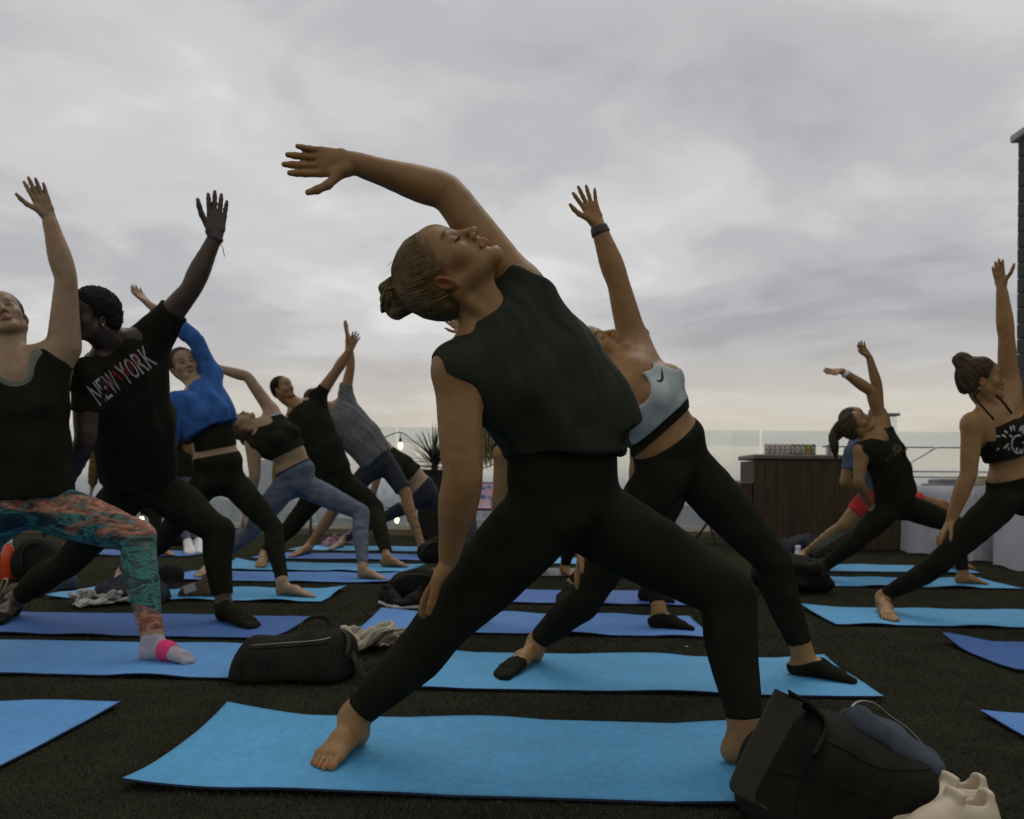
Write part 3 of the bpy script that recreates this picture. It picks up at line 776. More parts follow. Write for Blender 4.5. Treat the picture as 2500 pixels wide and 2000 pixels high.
def bones(nm, J):
    L = lambda a, b: round(float(np.linalg.norm(J[a] - J[b])), 3)
    s = [nm]
    for a in 'AB': s += ['arm' + a, L('sh' + a, 'el' + a), L('el' + a, 'wr' + a)]
    for a in 'FB': s += ['leg' + a, L('hip' + a, 'knee' + a), round(float(np.linalg.norm(J['knee' + a] - J['heel' + a])), 3), 'foot', L('heel' + a, 'toe' + a)]
    s += ['spine', L('pel', 'neck'), 'sh', L('shA', 'shB'), 'hips', L('hipF', 'hipB')]
    if VERBOSE: print('BONES', *s)
VERBOSE = False
def joints(nm, d0, **kw):
    """each joint: (px, py) or (px, py, depth offset from d0); heel*/toe* stand on the mat"""
    J = {}
    for k, v in kw.items():
        if k.startswith(('heel', 'toe')): J[k] = G(v[0], v[1], .012)
        elif k in ('rA', 'rB', 'qF', 'qB') or k in ('nbend',) or k.startswith('calf'): J[k] = v
        else: J[k] = P(v[0], v[1], d0 + (v[2] if len(v) > 2 else 0.0))
    bones(nm, J); return J
def limb_cut(a, b, t, R=.12): return (lerp(a, b, t), unit(np.asarray(b) - np.asarray(a)), R)
def leg_cuts(B, tF=.9, tB=.9, R=.11):
    return [limb_cut(B.J['kneeF'], B.ank['F'], tF, R), limb_cut(B.J['kneeB'], B.ank['B'], tB, R)]
def foot_cuts(B, a, up=.02, R=.16):
    """keep only the foot up to just above the ankle bone"""
    an = B.ank[a]; kn = B.J['knee' + a]; n = unit(kn - an); return [(an + n * up, n, R)]

# --- P1: woman in front
def p1():
    d = 2.12
    J = joints('p1', d, pel=(1384, 1215, 0), mid=(1362, 1000, -.06), neck=(1192, 785, -.15), hipF=(1442, 1262, .06), hipB=(1322, 1262, -.04),
               kneeF=(1782, 1452, .02), heelF=(1766, 1862), toeF=(1980, 1872), kneeB=(1072, 1535, .02), heelB=(884, 1812), toeB=(776, 1885),
               shA=(1278, 712, -.10), elA=(1090, 470, -.12), wrA=(866, 399, -.17), shB=(1116, 897, -.23), elB=(1130, 1165, -.24), wrB=(1094, 1372, -.15),
               rA=[1.0, 1.0, 1.05, 1.08, 1.10, 1.02, .96, .95, .98], rB=[.98, 1.03, 1.10, 1.15, 1.16, 1.12, 1.06, .95, .90], calfB=(1, -.1, 0))
    h = head_at(1110, 582, d - .26, (-.943, .02, .332), A3(.332, 0, .943) * math.cos(.42) + A3(0, -1, 0) * math.sin(.42), (-.032, .085, -.002), 1.03)
    B = Body(J, h, 1.0, bust=.9, legr=1.12, girth=.97, widths=dict(ww=.132, pw=.166),
             handA=dict(f=P(700, 392, d - .2) - J['wrA'], t=(-.25, 0, -1), s=.98, spread=.035, curls=(.06, .03, .08, .16), curl=.08),
             handB=dict(f=P(1040, 1470, d - .11) - J['wrB'], t=(-.35, -.85, -.1), s=.95, curl=.16, spread=.02, thumb=.2))
    legs = B.pick('P', 'L', 'W')
    lc = leg_cuts(B, .90, .90) + [(B.sp(.68), B.e, .3)]
    leg = garment('leggings', 'legging', legs, .006, .004, lc, fold=.0012, ff=38)
    S = [ecap(B.sp(.84), P(1330, 905, d - .07), B.latS, .150, .100, .152, .112, .04, 'T'), ecap(P(1330, 905, d - .07), P(1380, 1005, d - .05), B.latS, .152, .112, .160, .118, .04, 'T'),
         ecap(P(1380, 1005, d - .05), P(1386, 1060, d - .03), B.latW, .158, .118, .145, .118, .04, 'T'), ecap(P(1386, 1060, d - .03), P(1386, 1190, d - .03), B.latW, .145, .118, .152, .125, .03, 'T'),
         cone(P(1310, 756, d - .08), P(1508, 1034, d - .06), .022, .042, .10, 'T')]
    top = garment('tank_top', 'tank', B.pick('T') + S, .0045, .006,
                  [(P(1400, 1116, d), A3(.05, -.05, -1), .45), (P(1545, 1040, d - .06), A3(.62, 0, -.78), .075), (P(1322, 700, d - .1), A3(.40, .1, .92), .12)],
                  fold=.0060, ff=52, stretch=along(A3(.42, 0, -.9), .85), fold2=.0016, calm=[(P(1105, 885, d - .23), .08, .07)], zones=[(P(1110, 885, d - .22), .09, .0026)])
    top['prims'] = top['prims'] + [carve(cone(J['neck'] - .02 * B.e, h.w(0, -.02, -.06), .062, .075, .01, '')),
                                   carve(cone(P(1104, 908, d - .235), lerp(J['shB'], J['elB'], .7), .062, .07, .01, ''))]
    hp, hc = hair_cap(h, .008)
    bun = [ell(h.w(0, -.098, .107), h.axes(), np.array((.034, .040, .031)) * h.sc, .006, 'hair'), cone(h.w(0, -.06, .080), h.w(0, -.085, .100), .020, .020, .006, 'hair'),
           ell(h.w(.010, -.130, .098), h.axes(), np.array((.022, .020, .022)) * h.sc, .006, 'hair'), ell(h.w(-.014, -.122, .088), h.axes(), np.array((.020, .022, .020)) * h.sc, .006, 'hair'),
           ell(h.w(-.006, -.082, .122), h.axes(), np.array((.024, .018, .024)) * h.sc, .006, 'hair')]
    hair = garment('hair', 'hair_blonde', hp + bun, .0026, 0, hc, fold=.0016, ff=150)
    def extras(root, sp, objs):
        mb = MB(); strands(h, [objs['hair'], root], (0, -.070, .100), 1100, seed=3, lo=.5, hi=2.2, stop=.80)
        r = np.random.RandomState(5)
        for i in range(130):      # wound hair of the bun
            a = r.uniform(0, 6.28); rr = r.uniform(.7, 1.08); pts = []
            for k in range(8):
                t = a + k * .32; q = r.uniform(-.001, .001)
                pts.append(h.w(.034 * rr * math.sin(t) + q, -.100 + .040 * rr * math.cos(t), .110 + .016 * math.sin(3 * a) + .012 * (1 - rr)))
            mb.tube(pts, .0012, 4, False)
        for i in range(34):       # loose hairs round the outline
            a = r.uniform(-1.2, 1.2); st = (.08 * math.sin(a), -.02 + .05 * math.cos(a) - .03, .118 * math.cos(a) * .9 + .012)
            p0 = h.w(*st); dr = unit(r.normal(size=3)); pts = [p0 + (dr * .02 + h.U * .006 - h.F * .02) * t + A3(0, 0, -.01) * t * t for t in (0, .5, 1.0)]
            mb.tube(pts, .0004, 3, False)
        for i in range(40):
            p0 = h.w(r.uniform(-.05, .03), -.06 + r.uniform(-.02, .02), -.058); dr = r.normal(size=3) * .012
            mb.tube([p0, p0 + dr * .5 - h.U * .012, p0 + dr - h.U * .03], .0005, 3, False)
        o = mb.build('bun_strands', M['hair_blonde'], objs['hair'], True); o['kind'] = 'stuff'
        a = o.data.color_attributes.new('Col', 'FLOAT_COLOR', 'POINT'); n = len(o.data.vertices)
        c = np.ones((n, 4), np.float32); k = np.repeat(np.random.RandomState(2).uniform(.6, 2.1, n // 8 + 8), 8)[:n]; c[:, :3] = k[:, None]; a.data.foreach_set('color', c.ravel())
        for s in (-1, 1):         # eyelashes
            mb = MB()
            for i in range(15):
                u = -1 + 2 * i / 14; x = s * (.032 + .0145 * u); z = -.0068 - .0035 * (1 - u * u); y = .0745 + .0128 * math.sqrt(max(0, 1 - (u * .93) ** 2 * .86))
                mb.tube([h.w(x, y, z), h.w(x + s * .001 * u, y + .004, z - .0022), h.w(x + s * .002 * u, y + .0075, z - .0028)], [.0009, .0006, .0003], 4, False)
            mb.build('eyelashes', M['hair_black'], root, True)
    person(id='p1', label='woman in dark sleeveless top with hair bun arching back on the front turquoise mat', body=B, skin='skin_tan', res=.0042,
           zones=[(h.o, .15, .0022), (J['wrA'] + (P(700, 392, d - .2) - J['wrA']) * .6, .12, .0030), (J['toeB'], .10, .0026)], face=dict(closed=True), wear=[leg, top, hair], after=[extras])
p1()

# ------------------------------------------------------------------ garments in common
def W_leggings(B, mat, name='leggings', top=.30, tF=.92, tB=.92, off=.004, res=.007, fold=.0012, ff=36, extra=()):
    return garment(name, mat, B.pick('P', 'L') + list(extra), res, off, leg_cuts(B, tF, tB) + [(B.sp(top), B.e, .32)], fold=fold, ff=ff, seed=4)
def W_shorts(B, mat, top=.26, t=.85, off=.012, res=.008):
    J = B.J; ex = []
    for a in 'FB': ex.append(cone(J['hip' + a], lerp(J['hip' + a], J['knee' + a], min(1.0, t + .12)), .092 * B.sc, .080 * B.sc, .03, ''))
    cuts = [limb_cut(J['hipF'], J['kneeF'], t, .2), limb_cut(J['hipB'], J['kneeB'], t, .2), (B.sp(top), B.e, .3)]
    return garment('shorts', mat, B.pick('P') + ex, res, off, cuts, fold=.005, ff=22, seed=8)
def W_tee(B, mat, name='t_shirt', hem=.14, sA=.55, sB=.55, off=.008, loose=.0, res=.007, neck=.062, fold=.006, ff=17, lowfront=.0, sleeve=.052):
    J = B.J; W = B.W; g = B.sc; ar = g * (1.14 if B.male else 1.0)
    ex = [ecap(B.sp(.78), B.sp(.42), B.latS, (W['rw'] + loose * .6) * g, (W['rd'] + loose * .5) * g, (W['ww'] + .02 + loose) * g, (W['wd'] + .02 + loose) * g, .05, 'T'),
          ecap(B.sp(.42), B.sp(hem - .12), B.latW, (W['ww'] + .02 + loose) * g, (W['wd'] + .02 + loose) * g, (W['pw'] + .006 + loose) * g, (W['pd'] + .012 + loose) * g, .05, 'T')]
    cuts = [(B.sp(hem), -B.e, .42)]
    for a, s in (('A', sA), ('B', sB)):
        if not s: continue
        sh, el = J['sh' + a], J['el' + a]
        ex.append(cone(sh, lerp(sh, el, s + .2), sleeve * ar, sleeve * .96 * ar, .03, '')); cuts.append(limb_cut(sh, el, s, .13))
    prims = B.pick('T', no=('P',) if hem > .25 else ())
    prims = prims + ex + [carve(cone(B.sp(.985) + B.frS * lowfront, B.head.w(0, -.02, -.07), neck * g, (neck + .012) * g, .01, ''))]
    return garment(name, mat, prims, res, off, cuts, fold=fold, ff=ff * 2.4, seed=11, stretch=along(B.e, .8), fold2=fold * .25)
def W_longsleeve(B, mat, hem=.35, wA=.85, wB=.85, **kw):
    g = W_tee(B, mat, hem=hem, sA=None, sB=None, **kw); J = B.J
    g['prims'] = B.pick('AA', 'AB') + g['prims']; g['cuts'] = [g['cuts'][0], limb_cut(J['elA'], J['wrA'], wA, .10), limb_cut(J['elB'], J['wrB'], wB, .10)]
    return g
def W_tank(B, mat, name='tank_top', hem=.14, off=.006, loose=.0, res=.007, neck=.075, arm=.060, fold=.004, low=.03, cutA=.55):
    g = W_tee(B, mat, name, hem, None, None, off, loose, res, neck, fold); J = B.J
    g['prims'] = g['prims'] + [carve(cone(B.sp(.97) + B.frS * low, B.sp(1.1) + B.frS * low, neck * .8, neck, .012, ''))]
    sh, el = J['shA'], J['elA']
    if cutA: g['cuts'].append((lerp(B.sp(.90), sh, cutA), unit(unit(el - sh) + unit(sh - B.sp(.85)) * .7), .15))
    for a in 'AB':
        sh, el = J['sh' + a], J['el' + a]
        g['prims'].append(carve(cone(sh + (sh - B.sp(.9)) * .12, lerp(sh, el, .6), arm * B.sc, (arm + .01) * B.sc, .01, '')))
    return g
def W_bra(B, mat, lo=.56, res=.006, off=.005, neck=.068, low=.045, arm=.060, name='sports_bra'):
    g = W_tank(B, mat, name, lo, off, -.012, res, neck, arm, .0008, low); return g
def W_sock(B, a, mat='black', up=.02, off=.004, res=.006):
    an = B.ank[a]; kn = B.J['knee' + a]
    return garment('sock', mat, B.pick('F' + a) + [cone(an, an + unit(kn - an) * .07 * B.sc, .035 * B.sc, .037 * B.sc, .02, '')], res, off, foot_cuts(B, a, up, .2), fold=.0008, ff=60)
def band_on(B, a, t, mat, name, off=.005, w=.03, res=.004, joint=('el', 'wr')):
    """a band round the forearm: watch, bracelet"""
    J = B.J; p0, p1 = J[joint[0] + a], J[joint[1] + a]; c = lerp(p0, p1, t); e = unit(p1 - p0)
    pr = [q for q in B.pick('A' + a, 'hand' + a)]
    lo, hi = c - .06, c + .06
    pr = [q for q in pr if np.all(q.hi > lo) and np.all(q.lo < hi)]
    g = garment(name, mat, pr, res, off, [(c + e * w / 2, e, None), (c - e * w / 2, -e, None)]); return g
def shoes_on(B, a, mat): return garment('shoe', mat, B.pick('F' + a), .008, .012, foot_cuts(B, a, .02), smooth=2)
def drape_mesh(pts2, tris, org, ux, uy, ndir, target, off=.003):
    """lay flat print (points in metres on the plane org+x*ux+y*uy) onto a garment along ndir"""
    from mathutils.bvhtree import BVHTree
    dg = target.data; bvh = BVHTree.FromPolygons([v.co[:] for v in dg.vertices], [p.vertices[:] for p in dg.polygons])
    V = []
    for (x, y) in pts2:
        p = org + ux * x + uy * y; vd = unit(p - CAMP); loc, nn, i, dd = bvh.ray_cast(Vector(CAMP), Vector(vd))
        V.append(np.array(loc) - ndir * off if loc is not None else p)
    return np.array(V), tris
def text_polys(txt, h, sx=1.0, n_sub=2):
    cu = bpy.data.curves.new('t', 'FONT'); cu.body = txt; cu.size = 1.0; cu.resolution_u = 3
    ob = bpy.data.objects.new('t', cu); COL.objects.link(ob)
    dg = bpy.context.evaluated_depsgraph_get(); me = bpy.data.meshes.new_from_object(ob.evaluated_get(dg))
    import bmesh
    bm = bmesh.new(); bm.from_mesh(me); bmesh.ops.triangulate(bm, faces=bm.faces[:])
    for _ in range(n_sub): bmesh.ops.subdivide_edges(bm, edges=[e for e in bm.edges if e.calc_length() > .12], cuts=1); bmesh.ops.triangulate(bm, faces=bm.faces[:])
    P2 = [(v.co.x, v.co.y) for v in bm.verts]; bm.verts.index_update(); T = [tuple(v.index for v in f.verts) for f in bm.faces]; bm.free()
    COL.objects.unlink(ob); bpy.data.objects.remove(ob); bpy.data.meshes.remove(me)
    xs = [p[0] for p in P2]; ys = [p[1] for p in P2]; kx = 1 / (max(xs) - min(xs)); ky = 1 / (max(ys) - min(ys))
    return [((x - min(xs)) * kx, (y - min(ys)) * ky) for x, y in P2], T
def ribbon2(pts, w):
    P2 = []; T = []; m = len(pts)
    for i, p in enumerate(pts):
        a = np.array(pts[max(0, i - 1)]); b = np.array(pts[min(m - 1, i + 1)]); t = (b - a) / (np.linalg.norm(b - a) + 1e-9); n = np.array((-t[1], t[0]))
        ww = w[i] if hasattr(w, '__len__') else w
        P2 += [tuple(np.array(p) + n * ww), tuple(np.array(p) - n * ww)]
    for i in range(m - 1): T.append((2 * i, 2 * i + 1, 2 * i + 3, 2 * i + 2))
    return P2, T

# --- P2: woman in grey sports bra behind
def p2():
    d = 3.05
    J = joints('p2', d, pel=(1640, 1120, .02), mid=(1615, 985, -.04), neck=(1528, 905, -.10), hipF=(1700, 1160, .05), hipB=(1615, 1165, -.04),
               kneeF=(1890, 1375, .0), heelF=(1925, 1645), toeF=(2096, 1668), kneeB=(1420, 1475, .02), heelB=(1322, 1608), toeB=(1212, 1662),
               shA=(1546, 836, .02), elA=(1509, 690, -.02), wrA=(1459, 548, -.04), shB=(1470, 975, -.18), elB=(1428, 1180, -.20), wrB=(1422, 1340, -.12),
               rA=[1.05] * 9, rB=[1] * 9)
    h = head_at(1470, 821, d - .10, (-.92, .05, .39), (.36, -.42, .84), (-.032, .085, -.002), 1.0)
    B = Body(J, h, .98, bust=1.0, legr=1.06, widths=dict(ww=.118, rw=.132),
             handA=dict(f=P(1420, 455, d - .06) - J['wrA'], t=(-.95, -.1, -.1), s=.92, spread=.17, curls=(.05, .05, .05, .10)),
             handB=dict(f=P(1402, 1432, d - .16) - J['wrB'], t=(-.2, -.9, 0), s=.9, curl=.12, spread=.1))
    nb = unit(A3(-.66, .0, .75)); tor = B.pick('T', 'SA', 'SB')
    bra = W_bra(B, 'bra_grey', lo=.30, low=.05, neck=.07); bra['cuts'] = [(P(1608, 1034, d - .05), -nb, None), (P(1560, 891, d - .05), A3(.22, .05, .97), .15)]; bra['prims'] = bra['prims'] + [carve(cone(P(1546, 950, d - .36), P(1541, 950, d - .06), .072, .066, .012, ''))]
    bnd = garment('bra_band', 'black', B.pick('T'), .006, .0085, [(P(1606, 1029, d - .05), nb, None), (P(1618, 1053, d - .05), -nb, None)])
    hp, hc = hair_cap(h, .010); hp.append(ell(h.w(0, -.14, .03), h.axes(), (.035, .035, .04), .01, 'hair'))
    def swoosh(root, sp, objs):
        pts = [(-.020, .012), (-.021, .004), (-.016, -.003), (-.008, -.004), (.004, .002), (.016, .010), (.026, .017)]
        P2, T = ribbon2(pts, [.0012, .0030, .0045, .0050, .0036, .0020, .0006])
        strands(h, [objs['hair'], root], (0, -.10, .03), 260, seed=4, r=.0012, mat='hair_brown')
        c = P(1617, 919, d - .25)
        V, T = drape_mesh([(x * 1.0, y) for x, y in P2], T, c, A3(-.45, 0, -.89) * -1, A3(-.89, 0, .45), A3(0, 1, 0), objs['sports_bra'], .0025)
        mesh_obj('logo', V, T, M['ink_dark'], objs['sports_bra'], False)
    person(id='p2', label='woman in pale grey sports bra with black wristband, on the second turquoise mat', body=B, skin='skin_olive', res=.0055,
           zones=[(h.o, .14, .0034), (P(1435, 500, d), .12, .0036), (J['wrB'], .14, .0045)], face=dict(closed=True, brow=(.16, .12, .10)),
           wear=[W_leggings(B, 'legging', top=.22, tF=.87, tB=.90), bra, bnd, garment('hair', 'hair_brown', hp, .004, 0, hc, fold=.0015, ff=120), W_sock(B, 'F', up=-.022), W_sock(B, 'B', up=-.022),
                 band_on(B, 'A', .90, 'watch', 'wristband', .004, .034)], after=[swoosh])
p2()

# --- P3: woman at the left edge in print leggings
def p3():
    d = 3.38
    J = joints('p3', d, pel=(62, 1215, .0), mid=(55, 1060, -.04), neck=(28, 892, -.08), hipF=(118, 1238, .05), hipB=(10, 1245, -.05),
               kneeF=(338, 1312, .02), heelF=(345, 1608), toeF=(478, 1620), kneeB=(-190, 1420, .02), heelB=(-370, 1580), toeB=(-430, 1640),
               shA=(157, 848, .0), elA=(161, 680, -.03), wrA=(119, 530, -.05), shB=(-70, 935, -.16), elB=(-110, 1110, -.18), wrB=(-140, 1260, -.12), rA=[1.15, 1.15, 1.1, 1.05, 1.05, 1.05, 1.05, 1, 1])
    h = head_at(24, 745, d - .08, (-.50, .20, .84), (.34, -.80, .48), (.032, .08, 0), 1.0)
    B = Body(J, h, 1.02, bust=1.0, legr=1.12, widths=dict(ww=.128, rw=.148),
             handA=dict(f=P(82, 445, d - .10) - J['wrA'], t=(-.8, -.45, .0), s=.92, spread=.07, curls=(.02, .05, .14, .2)), handB=dict(f=(-.3, -.1, -1), t=(-.2, -.9, 0)))
    inner = garment('sports_bra', 'green_rib', B.pick('T') , .006, .004, [(B.sp(.5), -B.e, None)])
    inner['prims'] = inner['prims'] + [carve(cone(B.sp(.965) + B.frS * .05, B.sp(1.1) + B.frS * .05, .060, .072, .01, ''))] + [carve(cone(J['shA'] + (J['shA'] - B.sp(.9)) * .05, lerp(J['shA'], J['elA'], .6), .066, .07, .01, ''))]
    TK = W_tank(B, 'black', hem=.02, loose=.012, neck=.108, low=.06, arm=.062, cutA=None); TK['cuts'].append((P(160, 890, d - .05), A3(.63, .05, .77), .20)); inner['cuts'].append((P(152, 892, d - .05), A3(.63, .05, .77), .20))
    hp, hc = hair_cap(h, .008); hp.append(ell(h.w(0, -.13, .04), h.axes(), (.035, .035, .035), .01, 'hair'))
    band = garment('sock_stripe', 'pink', B.pick('FF'), .005, .0062, [(lerp(J['heelF'], J['toeF'], .62), unit(J['toeF'] - J['heelF']), None), (lerp(J['heelF'], J['toeF'], .40), -unit(J['toeF'] - J['heelF']), None)])
    person(id='p3', label='woman in black tank top and teal printed leggings at the left edge', body=B, skin='skin_fair', res=.006,
           zones=[(h.o, .13, .0036), (P(100, 480, d), .12, .0036)], face=dict(brow=(.4, .3, .22)),
           wear=[W_leggings(B, 'space', top=.20, tF=.95, tB=.95, res=.006), TK, inner, garment('hair', 'hair_blonde', hp, .004, 0, hc, fold=.0015, ff=120),
                 W_sock(B, 'F', 'sock_grey', .035), band, W_sock(B, 'B', 'sock_grey', .035)], after=[lambda root, sp, objs: strands(h, [objs['hair'], root], (0, -.10, .04), 320, seed=8, r=.0013, mat='hair_blonde')])
p3()

# --- P4: man in NEW YORK shirt
def p4():
    d = 4.2
    J = joints('p4', d, pel=(345, 1175, -.05), mid=(335, 1010, -.28), neck=(276, 836, -.50), hipF=(402, 1200, .03), hipB=(310, 1205, -.05),
               kneeF=(535, 1298, .02), heelF=(533, 1512), toeF=(630, 1536), kneeB=(160, 1380, -.02), heelB=(38, 1500), toeB=(-20, 1530),
               shA=(384, 808, -.40), elA=(466, 706, -.44), wrA=(526, 578, -.44), shB=(212, 915, -.62), elB=(208, 1075, -.60), wrB=(135, 1225, -.32))
    h = head_at(252, 783, d - .70, (.06, -.10, .97), (-.58, -.76, -.24), (.076, -.01, -.016), 1.0)
    B = Body(J, h, 1.0, male=True, legr=1.0, widths=dict(ww=.150, rw=.165),
             handA=dict(f=P(534, 452, d - .44) - J['wrA'], t=(-1, -.15, 0), s=1.12, spread=.07, curls=(.03, .03, .03, .06), thumb=.55), handB=dict(f=(-.35, -.1, -1), t=(.3, -.8, 0), s=.95))
    hp, hc = hair_cap(h, .017, low=-.02, hl=.012)
    hair = garment('hair', 'hair_black', hp, .0032, 0, hc, fold=.0042, ff=330, smooth=0)
    fade = garment('hair_fade', 'hair_black', hair_cap(h, .005, low=-.06)[0], .005, 0, hair_cap(h, .005, low=-.06)[1])
    tee = W_tee(B, 'black', hem=.05, sA=.50, sB=.55, loose=.015, off=.009, neck=.052)
    def lettering(root, sp, objs):
        c0 = P(226, 966, d - .62); c1 = P(358, 870, d - .62); ux = unit(c1 - c0); uy = unit(np.cross(ux, A3(0, -1, 0)) * -1)
        if uy[2] < 0: uy = -uy
        Wd, Hh = np.linalg.norm(c1 - c0) * 1.08, .105
        x0 = 0.0; word = 'NEW YORK'; wid = dict(N=1, E=.8, W=1.25, Y=.95, O=1, R=1, K=1); tot = sum(wid.get(c, .45) for c in word)
        for ch in word:
            w = wid.get(ch, .45) / tot
            if ch != ' ':
                P2, T = text_polys(ch, 1)
                pts = [((x0 + .06 * w + x * w * .86) * Wd + y * Hh * .0, (y - .55) * Hh) for x, y in P2]
                V, T = drape_mesh(pts, T, c0, ux, uy, A3(0, 1, 0), objs['t_shirt'], .003)
                mesh_obj('letter', V, T, M['ink_white'], objs['t_shirt'], False)
            x0 += w
        r = np.random.RandomState(4)
        for i in range(6):
            a = .16 + .115 * i; pts = [((a + .045 * math.sin(t * 1.1) + .02 * t) * Wd, (-.02 + .30 * math.sin(t * 1.6 + i) + .03 * i) * Hh) for t in np.linspace(0, 4.4, 22)]
            P2, T = ribbon2(pts, .0016); V, T = drape_mesh(P2, T, c0, ux, uy, A3(0, 1, 0), objs['t_shirt'], .0055)
            mesh_obj('script_stroke', V, T, M['ink_red'], objs['t_shirt'], False)
        w = J['wrA']; mb = MB(); e = unit(J['wrA'] - J['elA']); s1 = unit(np.cross(e, A3(0, 1, 0))); s2 = np.cross(e, s1)
        q = lerp(J['elA'], w, .93)
        mb.tube([q + .031 * (math.cos(a) * s1 + math.sin(a) * s2) for a in np.linspace(0, 6.28, 24)], .0032, 6)
        mb.tube([q + s1 * -.034, q + s1 * -.044 + A3(.004, 0, -.02), q + s1 * -.050 + A3(.006, 0, -.055)], .002, 5)
        mb.build('bracelet', M['watch'], root, True)
        mb = MB(); pe = h.w(.080, -.006, -.034); mb.tube([pe - h.F * .003, pe + h.F * .003], .0045, 8); mb.build('earring', M['white_plastic'], root, True)
    person(id='p4', label='man with dark curly hair in black NEW YORK t-shirt and black trousers', body=B, skin='skin_dark', res=.0062,
           zones=[(h.o, .14, .004), (P(532, 510, d - .38), .12, .004)], face=dict(brow=(.5, .5, .5), lips=(1, .8, .8)),
           wear=[garment('trousers', 'black_soft', B.pick('P', 'L'), .008, .013, leg_cuts(B, .86, .86) + [(B.sp(.2), B.e, .3)], fold=.005, ff=24), tee, hair, fade, W_sock(B, 'F', up=.03), W_sock(B, 'B', up=.03),
                 band_on(B, 'A', .985, 'watch', 'wristband', .004, .02)], after=[lettering])
p4()

# --- P5: blue long sleeve top
def p5():
    d = 5.35
    J = joints('p5', d, pel=(535, 1160, .0), mid=(530, 1050, -.05), neck=(487, 950, -.08), hipF=(572, 1180, .05), hipB=(500, 1180, -.05),
               kneeF=(668, 1290, .0), heelF=(672, 1453), toeF=(776, 1460), kneeB=(390, 1330, .02), heelB=(300, 1425), toeB=(262, 1452),
               shA=(517, 915, .02), elA=(484, 835, -.03), wrA=(362, 742, -.05), shB=(432, 985, -.15), elB=(415, 1090, -.18), wrB=(400, 1180, -.1), rA=[1.0] * 9)
    h = head_at(455, 884, d - .08, (-.36, .0, .93), (.50, -.80, .26), (0, .075, 0), 1.02)
    B = Body(J, h, .98, bust=.85, legr=1.0, handA=dict(f=P(332, 708, d - .06) - J['wrA'], t=(-.3, -.8, -.3), s=.92), handB=dict(f=(-.3, -.1, -1), t=(.2, -.9, 0)))
    BS = W_longsleeve(B, 'blue_shirt', hem=.43, wA=.86, wB=.9, loose=.022, off=.008, fold=.008); BS['cuts'][0] = (P(525, 1050, d), A3(.47, 0, -.88), .45)
    under = garment('crop_undershirt', 'black', B.pick('T'), .008, .006, [(B.sp(.62), B.e, None), (B.sp(.30), -B.e, None)])
    hp, hc = hair_cap(h, .010); hp.append(ell(h.w(0, -.12, .0), h.axes(), (.04, .04, .05), .02, 'hair'))
    def ear(root, sp, objs):
        strands(h, [objs['hair'], root], (0, -.10, .02), 260, seed=9, r=.0020, mat='hair_brown')
        mb = MB(); q = h.w(.074, .0, -.045); mb.tube([q, q + A3(0, 0, -.035)], .004, 6); mb.build('earring', M['white_plastic'], root, True)
    person(id='p5', label='person in royal blue long sleeve top with bare front foot on turquoise mat', body=B, skin='skin_fair', res=.0075,
           zones=[(h.o, .13, .0045), (P(345, 722, d), .1, .005)], face=dict(brow=(.25, .18, .14)),
           wear=[W_leggings(B, 'legging', top=.235, tF=.93, tB=.93), under, BS, garment('hair', 'hair_brown', hp, .006, 0, hc, fold=.002, ff=90)], after=[ear])
p5()

# --- P6: black bra with piping, heathered leggings
def p6():
    d = 6.4
    J = joints('p6', d, pel=(722, 1172, .0), mid=(725, 1090, -.03), neck=(645, 1035, -.06), hipF=(752, 1190, .05), hipB=(690, 1195, -.04),
               kneeF=(882, 1252, .0), heelF=(872, 1412), toeF=(950, 1418), kneeB=(610, 1300, .02), heelB=(525, 1395), toeB=(476, 1412),
               shA=(662, 1002, .02), elA=(604, 920, -.02), wrA=(524, 897, -.04), shB=(618, 1088, -.14), elB=(622, 1160, -.16), wrB=(598, 1252, -.10), rA=[1.05] * 9, rB=[1.1] * 9)
    h = head_at(588, 1047, d - .12, (-.97, .02, -.12), (-.10, -.32, .95), (-.076, -.01, -.008), .98)
    B = Body(J, h, .96, bust=1.2, legr=1.08, widths=dict(ww=.116), handA=dict(f=P(480, 902, d - .05) - J['wrA'], t=(-.3, -.2, -.9), s=.9), handB=dict(f=(-.25, 0, -1), t=(.2, -.9, 0), s=.9))
    bra = W_bra(B, 'black', lo=.46, low=.04, neck=.07)
    pip = [q for q in bra['prims']]
    ca = bra['cuts'][-1]; trim = garment('bra_trim', 'piping', bra['prims'], .005, .0068, [bra['cuts'][0], ca, (ca[0] - ca[1] * .011, -ca[1], None)])
    hp, hc = hair_cap(h, .009); hp.append(ell(h.w(0, -.125, .0), h.axes(), (.045, .045, .045), .012, 'hair'))
    def clip(root, sp, objs):
        mb = MB(); q = h.w(-.02, -.15, -.02)
        for k in range(5): mb.box(q + A3(.006 * (k - 2), -.03, .004 * math.sin(k * 2)), (.009, .02, .035), rz=.5 * k, bev=.002)
        mb.build('hair_clip', M['pearl'], objs['hair'], False)
    person(id='p6', label='woman in black bra with pale trim and heathered blue grey leggings', body=B, skin='skin_fair', res=.0078, zones=[(h.o, .12, .005)], face=dict(brow=(.35, .22, .15)),
           wear=[W_leggings(B, 'heather', top=.22, tF=.93, tB=.93, res=.007), garment('waistband', 'navy', B.pick('P'), .006, .0062, [(B.sp(.235), B.e, None), (B.sp(.19), -B.e, None)]), bra, trim,
                 garment('hair', 'hair_auburn', hp, .006, 0, hc, fold=.002, ff=90)], after=[clip])
p6()

